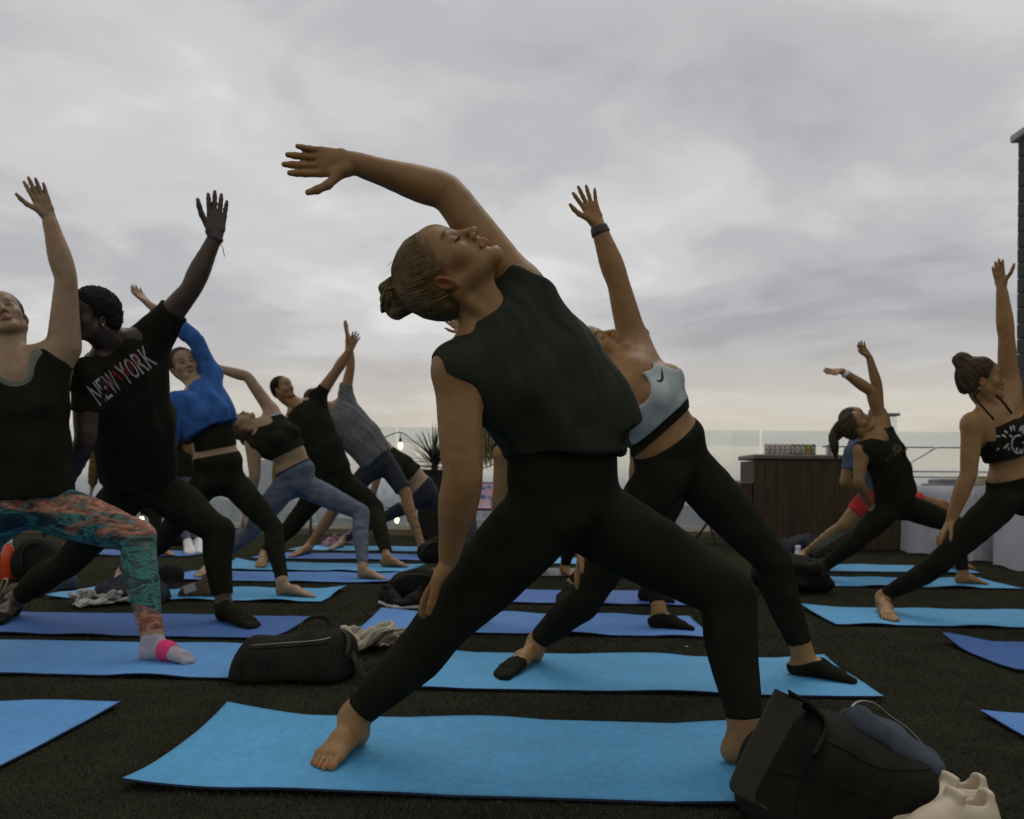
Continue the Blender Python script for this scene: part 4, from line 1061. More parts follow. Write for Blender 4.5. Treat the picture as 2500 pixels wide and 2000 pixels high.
# --- P7: man in black tee
def p7():
    d = 7.35
    J = joints('p7', d, pel=(815, 1165, .0), mid=(790, 1080, -.04), neck=(733, 995, -.08), hipF=(845, 1182, .05), hipB=(790, 1185, -.04),
               kneeF=(918, 1242, .0), heelF=(930, 1384), toeF=(1000, 1386), kneeB=(708, 1292, .02), heelB=(646, 1372), toeB=(634, 1388),
               shA=(775, 972, .02), elA=(822, 905, -.02), wrA=(856, 852, -.04), shB=(692, 1040, -.16), elB=(680, 1118, -.18), wrB=(672, 1190, -.1))
    h = head_at(693, 946, d - .10, (-.36, .05, .93), (.80, -.42, .42), (0, .02, .005), 1.0)
    B = Body(J, h, .97, male=True, handA=dict(f=P(872, 812, d - .04) - J['wrA'], t=(-.8, -.4, .2), s=.92, spread=.12), handB=dict(f=(-.3, 0, -1), t=(.2, -.9, 0)))
    hp, hc = hair_cap(h, .007, low=-.05, hl=-.012)
    person(id='p7', label='man with short dark hair looking up in black t-shirt and loose black trousers', body=B, skin='skin_tan', res=.008, zones=[(h.o, .13, .005), (P(865, 830, d), .09, .005)],
           face=dict(brow=(.15, .12, .1), stubble=.55),
           wear=[garment('trousers', 'black_soft', B.pick('P', 'L'), .008, .014, leg_cuts(B, .88, .92) + [(B.sp(.2), B.e, .3)], fold=.006, ff=20), W_tee(B, 'black', hem=.04, loose=.012, sA=.42, res=.008),
                 garment('hair', 'hair_black', hp, .006, 0, hc, fold=.001, ff=120)])
p7()

# --- P8: grey tee and shorts, head hidden
def p8():
    d = 8.25
    J = joints('p8', d, pel=(925, 1128, .0), mid=(880, 1055, -.04), neck=(815, 1000, -.06), hipF=(950, 1142, .05), hipB=(905, 1145, -.04),
               kneeF=(990, 1205, .0), heelF=(1020, 1356), toeF=(1085, 1360), kneeB=(815, 1245, .02), heelB=(760, 1350), toeB=(706, 1362),
               shA=(842, 968, .02), elA=(856, 895, -.02), wrA=(850, 822, -.04), shB=(785, 1045, -.16), elB=(775, 1115, -.18), wrB=(765, 1185, -.1))
    h = head_at(772, 972, d - .08, (-.55, .05, .82), (.65, -.45, .60), (0, .02, .0), 1.0)
    B = Body(J, h, .98, male=True, girth=1.04, widths=dict(ww=.160), handA=dict(f=P(839, 772, d - .04) - J['wrA'], t=(-.3, -.9, .0), s=.92, spread=.03), handB=dict(f=(-.3, 0, -1), t=(.2, -.9, 0)))
    hp, hc = hair_cap(h, .007, low=-.05)
    person(id='p8', label='man in grey t-shirt and navy shorts, face hidden behind the black t-shirt', body=B, skin='skin_tan', res=.009, zones=[(P(845, 795, d), .09, .005)], face=dict(stubble=.4),
           wear=[W_shorts(B, 'navy', t=.86), W_tee(B, 'grey_tee', hem=.05, loose=.02, sA=.40, res=.009, fold=.008, ff=24), garment('hair', 'hair_brown', hp, .008, 0, hc)])
p8()

# --- P9: crop top behind the grey tee
def p9():
    d = 9.15
    J = joints('p9', d, pel=(1040, 1205, .0), mid=(1015, 1150, -.03), neck=(938, 1118, -.05), hipF=(1062, 1222, .04), hipB=(1020, 1222, -.04),
               kneeF=(1150, 1250, .0), heelF=(1150, 1344), toeF=(1200, 1346), kneeB=(935, 1265, .02), heelB=(840, 1336), toeB=(800, 1344),
               shA=(940, 1088, .02), elA=(885, 1045, -.02), wrA=(835, 1020, -.04), shB=(925, 1148, -.13), elB=(912, 1200, -.15), wrB=(900, 1250, -.1))
    h = head_at(888, 1098, d - .06, (-.9, 0, .35), (.3, -.5, .75), (0, 0, 0), .97)
    B = Body(J, h, .95, handA=dict(f=(-.3, 0, 1), t=(-.9, -.2, 0), s=.9), handB=dict(f=(-.3, 0, -1), t=(.2, -.9, 0)))
    hp, hc = hair_cap(h, .009)
    person(id='p9', label='person in black crop top and dark leggings beside the potted plant', body=B, skin='skin_fair', res=.010,
           wear=[W_leggings(B, 'navy', top=.20, tF=.93, tB=.93, res=.009), W_tank(B, 'black', hem=.44, res=.009), garment('hair', 'hair_brown', hp, .008, 0, hc)])
p9()

# --- P10: ponytail, black tank with emblem
def p10():
    d = 6.05
    J = joints('p10', d, pel=(2190, 1225, .0), mid=(2180, 1130, -.03), neck=(2132, 1065, -.06), hipF=(2220, 1240, .05), hipB=(2165, 1245, -.04),
               kneeF=(2335, 1282, .0), heelF=(2332, 1424), toeF=(2415, 1428), kneeB=(2088, 1325, .02), heelB=(2010, 1412), toeB=(1975, 1428),
               shA=(2150, 1022, .02), elA=(2126, 955, -.02), wrA=(2055, 906, -.04), shB=(2102, 1098, -.13), elB=(2098, 1178, -.15), wrB=(2125, 1235, -.02))
    h = head_at(2098, 1028, d - .08, (-.82, .03, .52), (.50, -.45, .72), (0, .045, .0), .97)
    B = Body(J, h, .95, bust=1.05, legr=1.05, handA=dict(f=P(2000, 908, d - .04) - J['wrA'], t=(-.2, -.6, -.6), s=.9, curl=.15), handB=dict(f=(.3, .2, -.8), t=(-.2, -.9, 0)))
    hp, hc = hair_cap(h, .010)
    tail = chain([h.w(0, -.10, .06), P(2050, 1040, d), P(2035, 1065, d), P(2038, 1095, d), P(2042, 1118, d)], [.025, .03, .034, .028, .008], .01, 'hair')
    def emblem(root, sp, objs):
        strands(h, [objs['hair'], root], (0, -.10, .06), 320, seed=7, r=.0022, mat='hair_brown', lo=.5, hi=2.0)
        c = P(2189, 1095, d - .2)
        for r0 in (.030, .022, .014):
            P2, T = ribbon2([(r0 * math.cos(a), r0 * math.sin(a)) for a in np.linspace(0, 6.4, 30)], .0028)
            V, T = drape_mesh(P2, T, c, A3(1, 0, 0), A3(0, 0, 1), A3(0, 1, 0), objs['tank_top'], .004); mesh_obj('emblem', V, T, M['ink_gold'], objs['tank_top'], False)
        for k in range(6):
            P2, T = ribbon2([(-.08 + .028 * k + .02 * t, -.08 + .016 * k + .010 * math.sin(6 * t)) for t in np.linspace(0, 1, 10)], .003)
            V, T = drape_mesh(P2, T, c, A3(1, 0, 0), A3(0, 0, 1), A3(0, 1, 0), objs['tank_top'], .004); mesh_obj('script_stroke', V, T, M['ink_gold'], objs['tank_top'], False)
    person(id='p10', label='woman with a ponytail in black tank top with gold emblem, pale wristband', body=B, skin='skin_tan', res=.0078, zones=[(h.o, .12, .005), (P(2028, 906, d), .1, .005)], face=dict(brow=(.2, .15, .12)),
           wear=[W_leggings(B, 'legging', top=.22, tF=.93, tB=.93), W_tank(B, 'black', hem=.03, loose=.012, low=.05, neck=.085), garment('hair', 'hair_brown', hp + tail, .006, 0, hc, fold=.003, ff=80, stretch=[[1, 0, 0], [0, 1, 0], [0, 0, .3]]),
                 band_on(B, 'A', .88, 'white_plastic', 'wristband', .004, .03)], after=[emblem])
p10()

# --- P11: slate tee and red shorts behind
def p11():
    d = 6.9
    J = joints('p11', d, pel=(2150, 1205, .0), mid=(2130, 1120, -.03), neck=(2105, 1070, -.05), hipF=(2180, 1218, .04), hipB=(2128, 1215, -.04),
               kneeF=(2300, 1238, .0), heelF=(2318, 1388), toeF=(2386, 1392), kneeB=(2060, 1285, .02), heelB=(1965, 1372), toeB=(1930, 1388),
               shA=(2143, 1022, .02), elA=(2143, 948, -.02), wrA=(2122, 872, -.04), shB=(2082, 1105, -.14), elB=(2062, 1178, -.12), wrB=(2120, 1182, .02))
    h = head_at(2085, 1025, d - .04, (-.6, 0, .8), (.5, -.5, .6), (0, 0, 0), 1.0)
    B = Body(J, h, .97, male=True, armr=.9, handA=dict(f=P(2097, 838, d - .04) - J['wrA'], t=(-.9, -.3, -.2), s=.92, spread=.16, curl=.25), handB=dict(f=(.9, .2, 0), t=(.2, 0, .9)))
    hp, hc = hair_cap(h, .007, low=-.05)
    person(id='p11', label='man in slate blue t-shirt and red shorts, mostly hidden behind the ponytail', body=B, skin='skin_tan', res=.009, zones=[(P(2105, 850, d), .1, .005)],
           wear=[W_shorts(B, 'red', t=.55), W_tee(B, 'slate_tee', hem=.1, sA=.3, sB=.55, res=.009), garment('hair', 'hair_brown', hp, .008, 0, hc)])
p11()

# --- P12: bun and halter top at right edge
def p12():
    d = 4.4
    J = joints('p12', d, pel=(2478, 1195, .0), mid=(2475, 1100, -.03), neck=(2425, 990, -.05), hipF=(2528, 1218, .05), hipB=(2450, 1222, -.04),
               kneeF=(2700, 1320, .0), heelF=(2720, 1500), toeF=(2830, 1506), kneeB=(2295, 1372, .02), heelB=(2150, 1488), toeB=(2178, 1520),
               shA=(2462, 942, .02), elA=(2457, 822, -.02), wrA=(2445, 702, -.04), shB=(2375, 1032, -.14), elB=(2364, 1158, -.15), wrB=(2322, 1270, -.12), rA=[1.0] * 9, rB=[1.02] * 9, calfB=(.8, 0, -.6))
    h = head_at(2398, 929, d - .14, (-.16, .02, .97), (.92, -.30, .17), (-.076, -.01, -.008), 1.0)
    B = Body(J, h, .98, bust=1.0, legr=.98, widths=dict(ww=.115, rw=.13), handA=dict(f=P(2434, 642, d - .04) - J['wrA'], t=(.4, -.9, 0), s=.92, spread=.05, curl=.06), handB=dict(f=P(2278, 1338, d - .1) - J['wrB'], t=(-.1, -.9, 0), s=.92, curl=.1))
    hp, hc = hair_cap(h, .011); hp += [ell(h.w(.0, -.072, .122), h.axes(), (.043, .044, .042), .012, 'hair'), ell(h.w(.02, -.09, .135), h.axes(), (.02, .022, .022), .006, 'hair'), ell(h.w(-.02, -.085, .10), h.axes(), (.025, .022, .022), .006, 'hair')]
    top = W_tank(B, 'black', name='halter_top', cutA=None, hem=.44, loose=.0, neck=.085, low=.05, arm=.078, res=.006)
    top['cuts'].append((B.sp(.83), B.e, .3)); top['cuts'].append((lerp(B.sp(.8), J['shB'], .62), unit(J['shB'] - B.sp(.8)), .12))
    def deco(root, sp, objs):
        strands(h, [objs['hair'], root], (0, -.06, .10), 420, seed=6, r=.0016, mat='hair_brown', lo=.5, hi=2.2)
        mb = MB()
        for sgn, pts in ((1, [(2427, 1025), (2405, 1000), (2385, 978), (2378, 965), (2392, 952)]), ):
            mb.tube([P(x, y, d - .235 + .02 * i) for i, (x, y) in enumerate(pts)], .006, 6)
        mb.build('halter_strap', M['black'], objs['halter_top'], True)
        mb = MB(); mb.tube([P(2470, 1010, d - .19), P(2452, 985, d - .19), P(2432, 965, d - .17)], .006, 6); mb.build('halter_strap', M['black'], objs['halter_top'], True)
        r = np.random.RandomState(7)
        c = P(2480, 1075, d - .3)
        for k in range(26):
            a = r.uniform(0, 6.28); rr = r.uniform(.02, .10); L = r.uniform(.012, .04); x0, y0 = rr * math.cos(a) * 1.1, rr * math.sin(a) * .8
            th = a + r.uniform(-.4, .4)
            P2, T = ribbon2([(x0 + L * t * math.cos(th), y0 + L * t * math.sin(th) + .006 * math.sin(3 * t)) for t in np.linspace(0, 1, 6)], [.001, .004, .006, .005, .003, .001])
            V, T = drape_mesh(P2, T, c, A3(1, 0, 0), A3(0, 0, 1), A3(0, 1, 0), objs['halter_top'], .003); mesh_obj('print_stroke', V, T, M['ink_white'], objs['halter_top'], False)
        P2, T = ribbon2([(.012 + .034 * math.cos(t), -.02 + .045 * math.sin(t)) for t in np.linspace(1.2, 5.4, 22)], .005)
        V, T = drape_mesh(P2, T, c, A3(1, 0, 0), A3(0, 0, 1), A3(0, 1, 0), objs['halter_top'], .003); mesh_obj('print_stroke', V, T, M['ink_white'], objs['halter_top'], False)
    person(id='p12', label='woman with top bun and black printed halter top at the right edge', body=B, skin='skin_olive', res=.0065, zones=[(h.o, .13, .0042), (P(2440, 670, d), .11, .0042)], face=dict(brow=(.2, .14, .1)),
           wear=[W_leggings(B, 'legging', top=.20, tF=.93, tB=.91, res=.0065), top, garment('hair', 'hair_brown', hp, .005, 0, hc, fold=.003, ff=90)], after=[deco])
p12()

# --- P13: pale blonde behind the front woman
def p13():
    d = 4.15
    J = joints('p13', d, pel=(1395, 1230, .05), mid=(1370, 1130, .03), neck=(1270, 1050, .0), hipF=(1440, 1255, .1), hipB=(1365, 1255, .0),
               kneeF=(1590, 1350, .08), heelF=(1584, 1531), toeF=(1698, 1538), kneeB=(1230, 1390, .02), heelB=(1130, 1500), toeB=(1090, 1525),
               shA=(1275, 990, .05), elA=(1195, 870, .02), wrA=(1140, 815, .0), shB=(1232, 1105, -.12), elB=(1222, 1200, -.10), wrB=(1215, 1290, -.05))
    h = head_at(1215, 1000, d - .05, (-.75, .05, .25), (-.1, -.35, .9), (0, 0, 0), .98)
    B = Body(J, h, .95, handA=dict(f=P(1096, 775, d) - J['wrA'], t=(-.3, -.3, -.9), s=.9), handB=dict(f=(-.2, 0, -1), t=(.2, -.9, 0)))
    hp, hc = hair_cap(h, .012)
    def locks(root, sp, objs):
        mb = MB(); r = np.random.RandomState(12)
        for i in range(150):
            x = r.uniform(1165, 1212); y1 = r.uniform(1085, 1148); dd = d + r.uniform(-.06, .03)
            q = P(x, 1000 + r.uniform(-20, 10), dd); w = r.uniform(-10, 12)
            mb.tube([q, P(x + w * .4 + r.uniform(-3, 3), lerp(1000, y1, .35), dd), P(x + w + r.uniform(-6, 6), lerp(1000, y1, .7), dd), P(x + w * 1.4 + r.uniform(-8, 8), y1, dd)], [.004, .0038, .003, .0006], 4, False)
        o = mb.build('loose_hair', M['hair_yellow'], objs['hair'], True)
        a = o.data.color_attributes.new('Col', 'FLOAT_COLOR', 'POINT'); n = len(o.data.vertices); c = np.ones((n, 4), np.float32)
        c[:, :3] = np.repeat(r.uniform(.45, 1.2, n // 16 + 1), 16)[:n, None]; a.data.foreach_set('color', c.ravel())
    person(id='p13', label='person with long pale blonde hair, mostly hidden behind the woman in front', body=B, skin='skin_tan', res=.008, wear=[W_leggings(B, 'legging', tF=.86, tB=.9, top=.3), W_tank(B, 'black', hem=.1), garment('hair', 'hair_yellow', hp, .007, 0, hc),
           W_sock(B, 'F', up=-.02), W_sock(B, 'B', up=-.02)], after=[locks])
p13()
# --- P14: only a dark foot and a shoulder show behind the grey sports bra
def p14():
    d = 5.05
    J = joints('p14', d, pel=(1610, 1190, .0), mid=(1635, 1090, -.02), neck=(1600, 1000, -.03), hipF=(1640, 1210, .04), hipB=(1580, 1210, -.04),
               kneeF=(1588, 1330, .0), heelF=(1562, 1466), toeF=(1650, 1472), kneeB=(1480, 1330, .02), heelB=(1400, 1455), toeB=(1370, 1470),
               shA=(1650, 985, .02), elA=(1600, 900, .02), wrA=(1590, 940, .0), shB=(1560, 1050, -.12), elB=(1555, 1130, -.10), wrB=(1550, 1210, -.05))
    h = head_at(1575, 965, d, (-.4, 0, .9), (.5, -.5, .6), (0, 0, 0), .98)
    B = Body(J, h, .95, male=True, handA=dict(f=(-.2, 0, -1), t=(.2, -.9, 0)), handB=dict(f=(-.2, 0, -1), t=(.2, -.9, 0)))
    hp, hc = hair_cap(h, .008)
    person(id='p14', label='person in dark green top almost hidden behind the pale grey bra', body=B, skin='skin_tan', res=.010, wear=[W_leggings(B, 'black', tF=.93, tB=.93, top=.3), W_tee(B, 'tank', hem=.1, res=.01), garment('hair', 'hair_black', hp, .009, 0, hc), W_sock(B, 'F', up=.03), W_sock(B, 'B', up=.03)])
p14()
# --- P15: on the grey mat, seen only between legs
def p15():
    d = 6.45
    J = joints('p15', d, pel=(1420, 1220, .0), mid=(1400, 1140, -.02), neck=(1370, 1070, -.03), hipF=(1438, 1238, .04), hipB=(1390, 1238, -.04),
               kneeF=(1395, 1310, -.1), heelF=(1372, 1402), toeF=(1400, 1408), kneeB=(1345, 1330, .02), heelB=(1330, 1392), toeB=(1298, 1406),
               shA=(1385, 1040, .02), elA=(1360, 980, .02), wrA=(1330, 930, .0), shB=(1345, 1100, -.12), elB=(1340, 1160, -.10), wrB=(1335, 1220, -.05))
    h = head_at(1335, 1030, d, (-.5, 0, .85), (.5, -.5, .6), (0, 0, 0), .95)
    B = Body(J, h, .9, handA=dict(f=(-.4, 0, .9), t=(-.9, 0, -.2), s=.9), handB=dict(f=(-.2, 0, -1), t=(.2, -.9, 0)))
    hp, hc = hair_cap(h, .009)
    person(id='p15', label='person in black on the grey mat, only a leg and foot visible', body=B, skin='skin_tan', res=.011, wear=[W_leggings(B, 'black', tF=.95, tB=.93, top=.3, res=.009), W_tank(B, 'black', hem=.1, res=.01), garment('hair', 'hair_brown', hp, .009, 0, hc)])
p15()
# --- P16: standing far behind in white trainers
def p16():
    d = 8.9
    J = joints('p16', d, pel=(448, 1180, .0), neck=(430, 1040, .0), hipF=(462, 1192, .02), hipB=(440, 1192, -.02),
               kneeF=(452, 1262, .0), heelF=(482, 1338), toeF=(492, 1352), kneeB=(440, 1262, -.05), heelB=(458, 1340), toeB=(466, 1354),
               shA=(460, 1055, .02), elA=(475, 1110, .0), wrA=(478, 1165, -.03), shB=(402, 1055, -.02), elB=(392, 1110, -.02), wrB=(390, 1165, -.05))
    h = head_at(430, 1005, d, (0, 0, 1), (.3, -.9, 0), (0, 0, 0), .98)
    B = Body(J, h, .97, handA=dict(f=(0, 0, -1), t=(0, -1, 0)), handB=dict(f=(0, 0, -1), t=(0, -1, 0)))
    hp, hc = hair_cap(h, .009)
    person(id='p16', label='person in patterned leggings and white trainers standing far behind, only the calves visible', body=B, skin='skin_tan', res=.010, wear=[W_leggings(B, 'blue_pattern', tF=.45, tB=.45, top=.3, res=.009), W_tee(B, 'black', hem=.1, res=.011), garment('hair', 'hair_brown', hp, .009, 0, hc),
           shoes_on(B, 'F', 'white_plastic'), shoes_on(B, 'B', 'white_plastic')])
p16()
# --- P17: gold patterned top between the left two
def p17():
    d = 8.1
    J = joints('p17', d, pel=(300, 1190, .0), mid=(290, 1120, -.02), neck=(255, 1060, -.03), hipF=(322, 1205, .04), hipB=(280, 1205, -.04),
               kneeF=(380, 1260, .0), heelF=(380, 1352), toeF=(428, 1358), kneeB=(225, 1285, .02), heelB=(165, 1350), toeB=(140, 1360),
               shA=(280, 1030, .02), elA=(262, 980, .02), wrA=(235, 940, .0), shB=(238, 1085, -.12), elB=(232, 1135, -.10), wrB=(225, 1190, -.05))
    h = head_at(232, 1022, d, (-.4, 0, .9), (.5, -.6, .4), (0, 0, 0), .97)
    B = Body(J, h, .93, handA=dict(f=(-.4, 0, .9), t=(-.9, 0, -.2), s=.9), handB=dict(f=(-.2, 0, -1), t=(.2, -.9, 0)))
    hp, hc = hair_cap(h, .009)
    person(id='p17', label='person in olive gold patterned top, glimpsed between the tank top and NEW YORK shirt', body=B, skin='skin_tan', res=.010, wear=[W_leggings(B, 'legging', tF=.93, tB=.93, top=.3, res=.009), W_longsleeve(B, 'gold_pattern', hem=.1, res=.009, loose=.02), garment('hair', 'hair_brown', hp, .009, 0, hc)])
p17()

# ------------------------------------------------------------------ setting
def turf_mat(name, lo, mid, hi):
    m, nt, b = new_mat(name)
    tcn = N(nt, 'ShaderNodeTexCoord')
    n1 = N(nt, 'ShaderNodeTexNoise', Scale=420, Detail=4, Roughness=.7); n2 = N(nt, 'ShaderNodeTexNoise', Scale=5, Detail=5); n3 = N(nt, 'ShaderNodeTexNoise', Scale=60, Detail=5, Roughness=.7)
    for n in (n1, n2, n3): nt.links.new(tcn.outputs['Object'], n.inputs['Vector'])
    a = ramp(nt, n1.outputs[0], [(.30, lo), (.52, mid), (.75, hi)]); g = ramp(nt, n2.outputs[0], [(.3, (.75, .75, .72)), (.7, (1.2, 1.2, 1.15))]); g2 = ramp(nt, n3.outputs[0], [(.3, (.7, .7, .7)), (.7, (1.25, 1.25, 1.2))])
    for gg in (g, g2):
        mx = nt.nodes.new('ShaderNodeMix'); mx.data_type = 'RGBA'; mx.blend_type = 'MULTIPLY'; mx.inputs[0].default_value = 1
        nt.links.new(a, mx.inputs[6]); nt.links.new(gg, mx.inputs[7]); a = mx.outputs[2]
    nt.links.new(a, b.inputs['Base Color']); b.inputs['Roughness'].default_value = 1.0; b.inputs['Specular IOR Level'].default_value = .0
    bp = N(nt, 'ShaderNodeBump', Strength=.9, Distance=.006); nt.links.new(n1.outputs[0], bp.inputs['Height']); nt.links.new(bp.outputs[0], b.inputs['Normal'])
    return m
M['turf'] = turf_mat('olive_turf', (.012, .0125, .0080), (.034, .0355, .0235), (.074, .076, .052))
mb = MB(); mb.poly([(-14, -6, 0), (14, -6, 0), (14, 12.9, 0), (-14, 12.9, 0)], [(0, 1, 2, 3)]); tag(mb.build('rooftop_turf', M['turf']), kind='structure')
M['concrete'] = plain('parapet_concrete', (.22, .21, .19), .9, spec=.2)
mb = MB(); mb.box((0, 3.4, -3.02), (28, 19, 6.0)); tag(mb.build('roof_slab', M['concrete']), kind='structure')
def blades():
    r = np.random.RandomState(1); n = 300000
    y = 1.15 + 5.6 * r.uniform(0, 1, n) ** 1.5 + r.uniform(-.25, .25, n); x = np.clip(r.normal(0, .55, n), -1.3, 1.3) * (y + .3)
    z0 = np.zeros(n); a = r.uniform(0, 6.28, n); h = r.uniform(.004, .0095, n); w = r.uniform(.0009, .0017, n) * np.clip(y / 2.2, 1, 2); ln = r.uniform(-.006, .006, (n, 2))
    b = np.stack([x, y, z0], 1); s = np.stack([np.cos(a) * w, np.sin(a) * w, z0], 1); t = np.stack([ln[:, 0], ln[:, 1], h], 1)
    V = np.concatenate([b - s, b + s, b + t]); F = np.stack([np.arange(n), np.arange(n) + n, np.arange(n) + 2 * n], 1)
    c = r.uniform(.45, 1.5, n)[:, None] * np.array((1, 1, 1)); C = np.concatenate([c, c, c])
    m, nt, bb = new_mat('turf_blade'); at = N(nt, 'ShaderNodeAttribute', attribute_name='Col'); mx = nt.nodes.new('ShaderNodeMix'); mx.data_type = 'RGBA'; mx.blend_type = 'MULTIPLY'; mx.inputs[0].default_value = 1
    mx.inputs[6].default_value = (.046, .048, .033, 1); nt.links.new(at.outputs['Color'], mx.inputs[7]); nt.links.new(mx.outputs[2], bb.inputs['Base Color']); bb.inputs['Roughness'].default_value = .9; bb.inputs['Specular IOR Level'].default_value = .1
    tag(mesh_obj('artificial_grass', V, F, m, None, False, C), 'short dark olive artificial grass pile between the mats', 'grass', kind='stuff')
blades()
# land and city far below the roof
M['land'] = plain('far_land', (.10, .12, .13), 1, spec=0, scale=.002, var=.4)
mb = MB(); ang = np.linspace(0, 2 * math.pi, 49)[:-1]; mb.poly([(30000 * math.cos(a), 30000 * math.sin(a), -110) for a in ang], [tuple(range(48))]); tag(mb.build('ground', M['land']), kind='structure')
M['tower'] = plain('tower_facade', (.20, .21, .23), .6, scale=.05, var=.3); M['city'] = plain('city_blocks', (.17, .18, .19), .8, scale=.01, var=.5)
rnd = random.Random(5); mb = MB()
for i in range(700):
    y = rnd.uniform(250, 5200); x = rnd.uniform(-.95, .95) * y; w = rnd.uniform(18, 60); hh = rnd.uniform(15, 60) * (1 if rnd.random() < .85 else 1.5); mb.box((x, y, -110 + hh / 2), (w, rnd.uniform(18, 60), hh), rnd.uniform(0, 1.5))
tag(mb.build('city', M['city']), 'hazy low city blocks spreading far below the rooftop', 'city', kind='stuff')
def tower(px, ytop, dist, w, label):
    t = P(px, ytop, dist); mb = MB(); mb.box((t[0], t[1], (t[2] - 110) / 2), (w, w, t[2] + 110)); mb.box((t[0], t[1], t[2] + w * .15), (w * .5, w * .5, w * .3 - .2))
    tag(mb.build('tower', M['tower']), label, 'tower', 'distant towers')
tower(1013, 1158, 2200, 42, 'slim distant tower just left of the black planter')
tower(655, 1140, 1500, 45, 'distant tower beside the bare arm of the black bra woman'); tower(668, 1165, 1800, 40, 'shorter distant tower right next to a taller one')
# wooden ledge of planks
M['deckwood'] = plain('weathered_wood', (.17, .145, .105), .8, spec=.2, scale=30, var=.3)
ledge = empty('wood_ledge', (0, 11.3, 0)); tag(ledge, kind='structure')
pl = None
for i in range(7):
    mb = MB(); mb.box((0, 0, 0), (18, .135, .10), bev=.006)
    if pl is None: pl = mb.build('plank', M['deckwood'], ledge, local=True); pl.location = (0, .07, .05)
    else:
        o = pl.copy(); COL.objects.link(o); o.parent = ledge; o.location = (.02 * (i % 2), .07 + .142 * i, .05 + .004 * (i % 3))
# glass fence
def glass(name, tint, refl):
    m, nt, b = new_mat(name); out = nt.nodes['Material Output']; tr = N(nt, 'ShaderNodeBsdfTransparent'); tr.inputs[0].default_value = (*tint, 1); gl = N(nt, 'ShaderNodeBsdfGlossy'); gl.inputs['Roughness'].default_value = .03
    n1 = N(nt, 'ShaderNodeTexNoise', Scale=3, Detail=4); tcn = N(nt, 'ShaderNodeTexCoord'); nt.links.new(tcn.outputs['Object'], n1.inputs['Vector'])
    mr = N(nt, 'ShaderNodeMapRange'); mr.inputs['To Min'].default_value = refl * .8; mr.inputs['To Max'].default_value = refl * 1.2; nt.links.new(n1.outputs[0], mr.inputs['Value'])
    mx = nt.nodes.new('ShaderNodeMixShader'); nt.links.new(mr.outputs[0], mx.inputs[0]); nt.links.new(tr.outputs[0], mx.inputs[1]); nt.links.new(gl.outputs[0], mx.inputs[2]); nt.links.new(mx.outputs[0], out.inputs[0]); return m
M['glass'] = glass('clear_glass', (.95, .965, .96), .03); M['glass_band'] = glass('tinted_glass', (.88, .92, .94), .05)
M['steel'] = plain('brushed_steel', (.45, .46, .47), .35, .9)
fence = empty('glass_fence', (0, 12.35, 0), math.radians(1.0)); tag(fence, 'waist high clear glass fence with pale joints along the roof edge', 'fence')
p0 = sb = st = None
for i in range(-5, 6):
    x = -1.78 + 1.88 * i
    if p0 is None:
        m1 = MB(); m1.box((0, 0, 0), (1.845, .012, 1.22)); p0 = m1.build('pane', M['glass'], fence, local=True)
        m1 = MB(); m1.box((0, 0, 0), (1.845, .012, .25)); sb = m1.build('top_strip', M['glass_band'], fence, local=True)
        m1 = MB(); m1.box((0, 0, 0), (.05, .05, .20), bev=.006); st = m1.build('clamp', M['steel'], fence, local=True); q = (p0, sb, st)
    else: q = [o.copy() for o in (p0, sb, st)]; [COL.objects.link(o) for o in q]; [setattr(o, 'parent', fence) for o in q]
    q[0].location = (x + .94, 0, .75); q[1].location = (x + .94, .0, 1.487); q[2].location = (x, 0, .22)
# right wall with boards
M['board'] = plain('dark_grey_board', (.045, .042, .040), .7, spec=.3, scale=25, var=.25); M['coping'] = plain('pale_coping', (.35, .35, .36), .6)
wall = empty('boarded_wall', (6.0, 6.8, 0)); tag(wall, 'tall dark boarded wall with pale coping at the right edge', 'wall')
mb = MB(); mb.box((.22, 0, 2.42), (.36, 5.44, 4.84)); mb.build('wall_core', M['board'], wall, local=True)
bd = None
for i in range(27):
    if bd is None: mb = MB(); mb.box((0, 0, 0), (.03, 5.46, .172), bev=.004); bd = mb.build('board', M['board'], wall, local=True); o = bd
    else: o = bd.copy(); COL.objects.link(o); o.parent = wall
    o.location = (.022, 0, .09 + .18 * i)
mb = MB(); mb.box((.2, 0, 4.93), (.5, 5.6, .09), bev=.01); mb.build('coping', M['coping'], wall, local=True)
# bar counter
def wood_mat(name, lo, hi):
    m, nt, b = new_mat(name); tcn = N(nt, 'ShaderNodeTexCoord'); mp = N(nt, 'ShaderNodeMapping'); mp.inputs['Scale'].default_value = (1, 1, .08); nt.links.new(tcn.outputs['Object'], mp.inputs[0])
    oi = N(nt, 'ShaderNodeObjectInfo'); ad = N(nt, 'ShaderNodeVectorMath', operation='ADD'); nt.links.new(mp.outputs[0], ad.inputs[0]); nt.links.new(oi.outputs['Random'], ad.inputs[1])
    n1 = N(nt, 'ShaderNodeTexNoise', Scale=26, Detail=6, Roughness=.65, Distortion=.6); nt.links.new(ad.outputs[0], n1.inputs['Vector']); nt.links.new(ramp(nt, n1.outputs[0], [(.3, lo), (.7, hi)]), b.inputs['Base Color'])
    b.inputs['Roughness'].default_value = .55; b.inputs['Specular IOR Level'].default_value = .3; return m
M['barwood'] = wood_mat('dark_red_wood', (.030, .0185, .009), (.090, .053, .025)); M['bartop'] = plain('grey_counter', (.13, .125, .11), .5)
bar = empty('bar_counter', (3.68, 9.25, 0)); tag(bar, 'dark reddish wooden bar counter with grey top behind the right mats', 'bar counter')
mb = MB(); mb.box((0, .34, .52), (1.72, .56, 1.04)); mb.build('cabinet', M['barwood'], bar, local=True)
pk = None
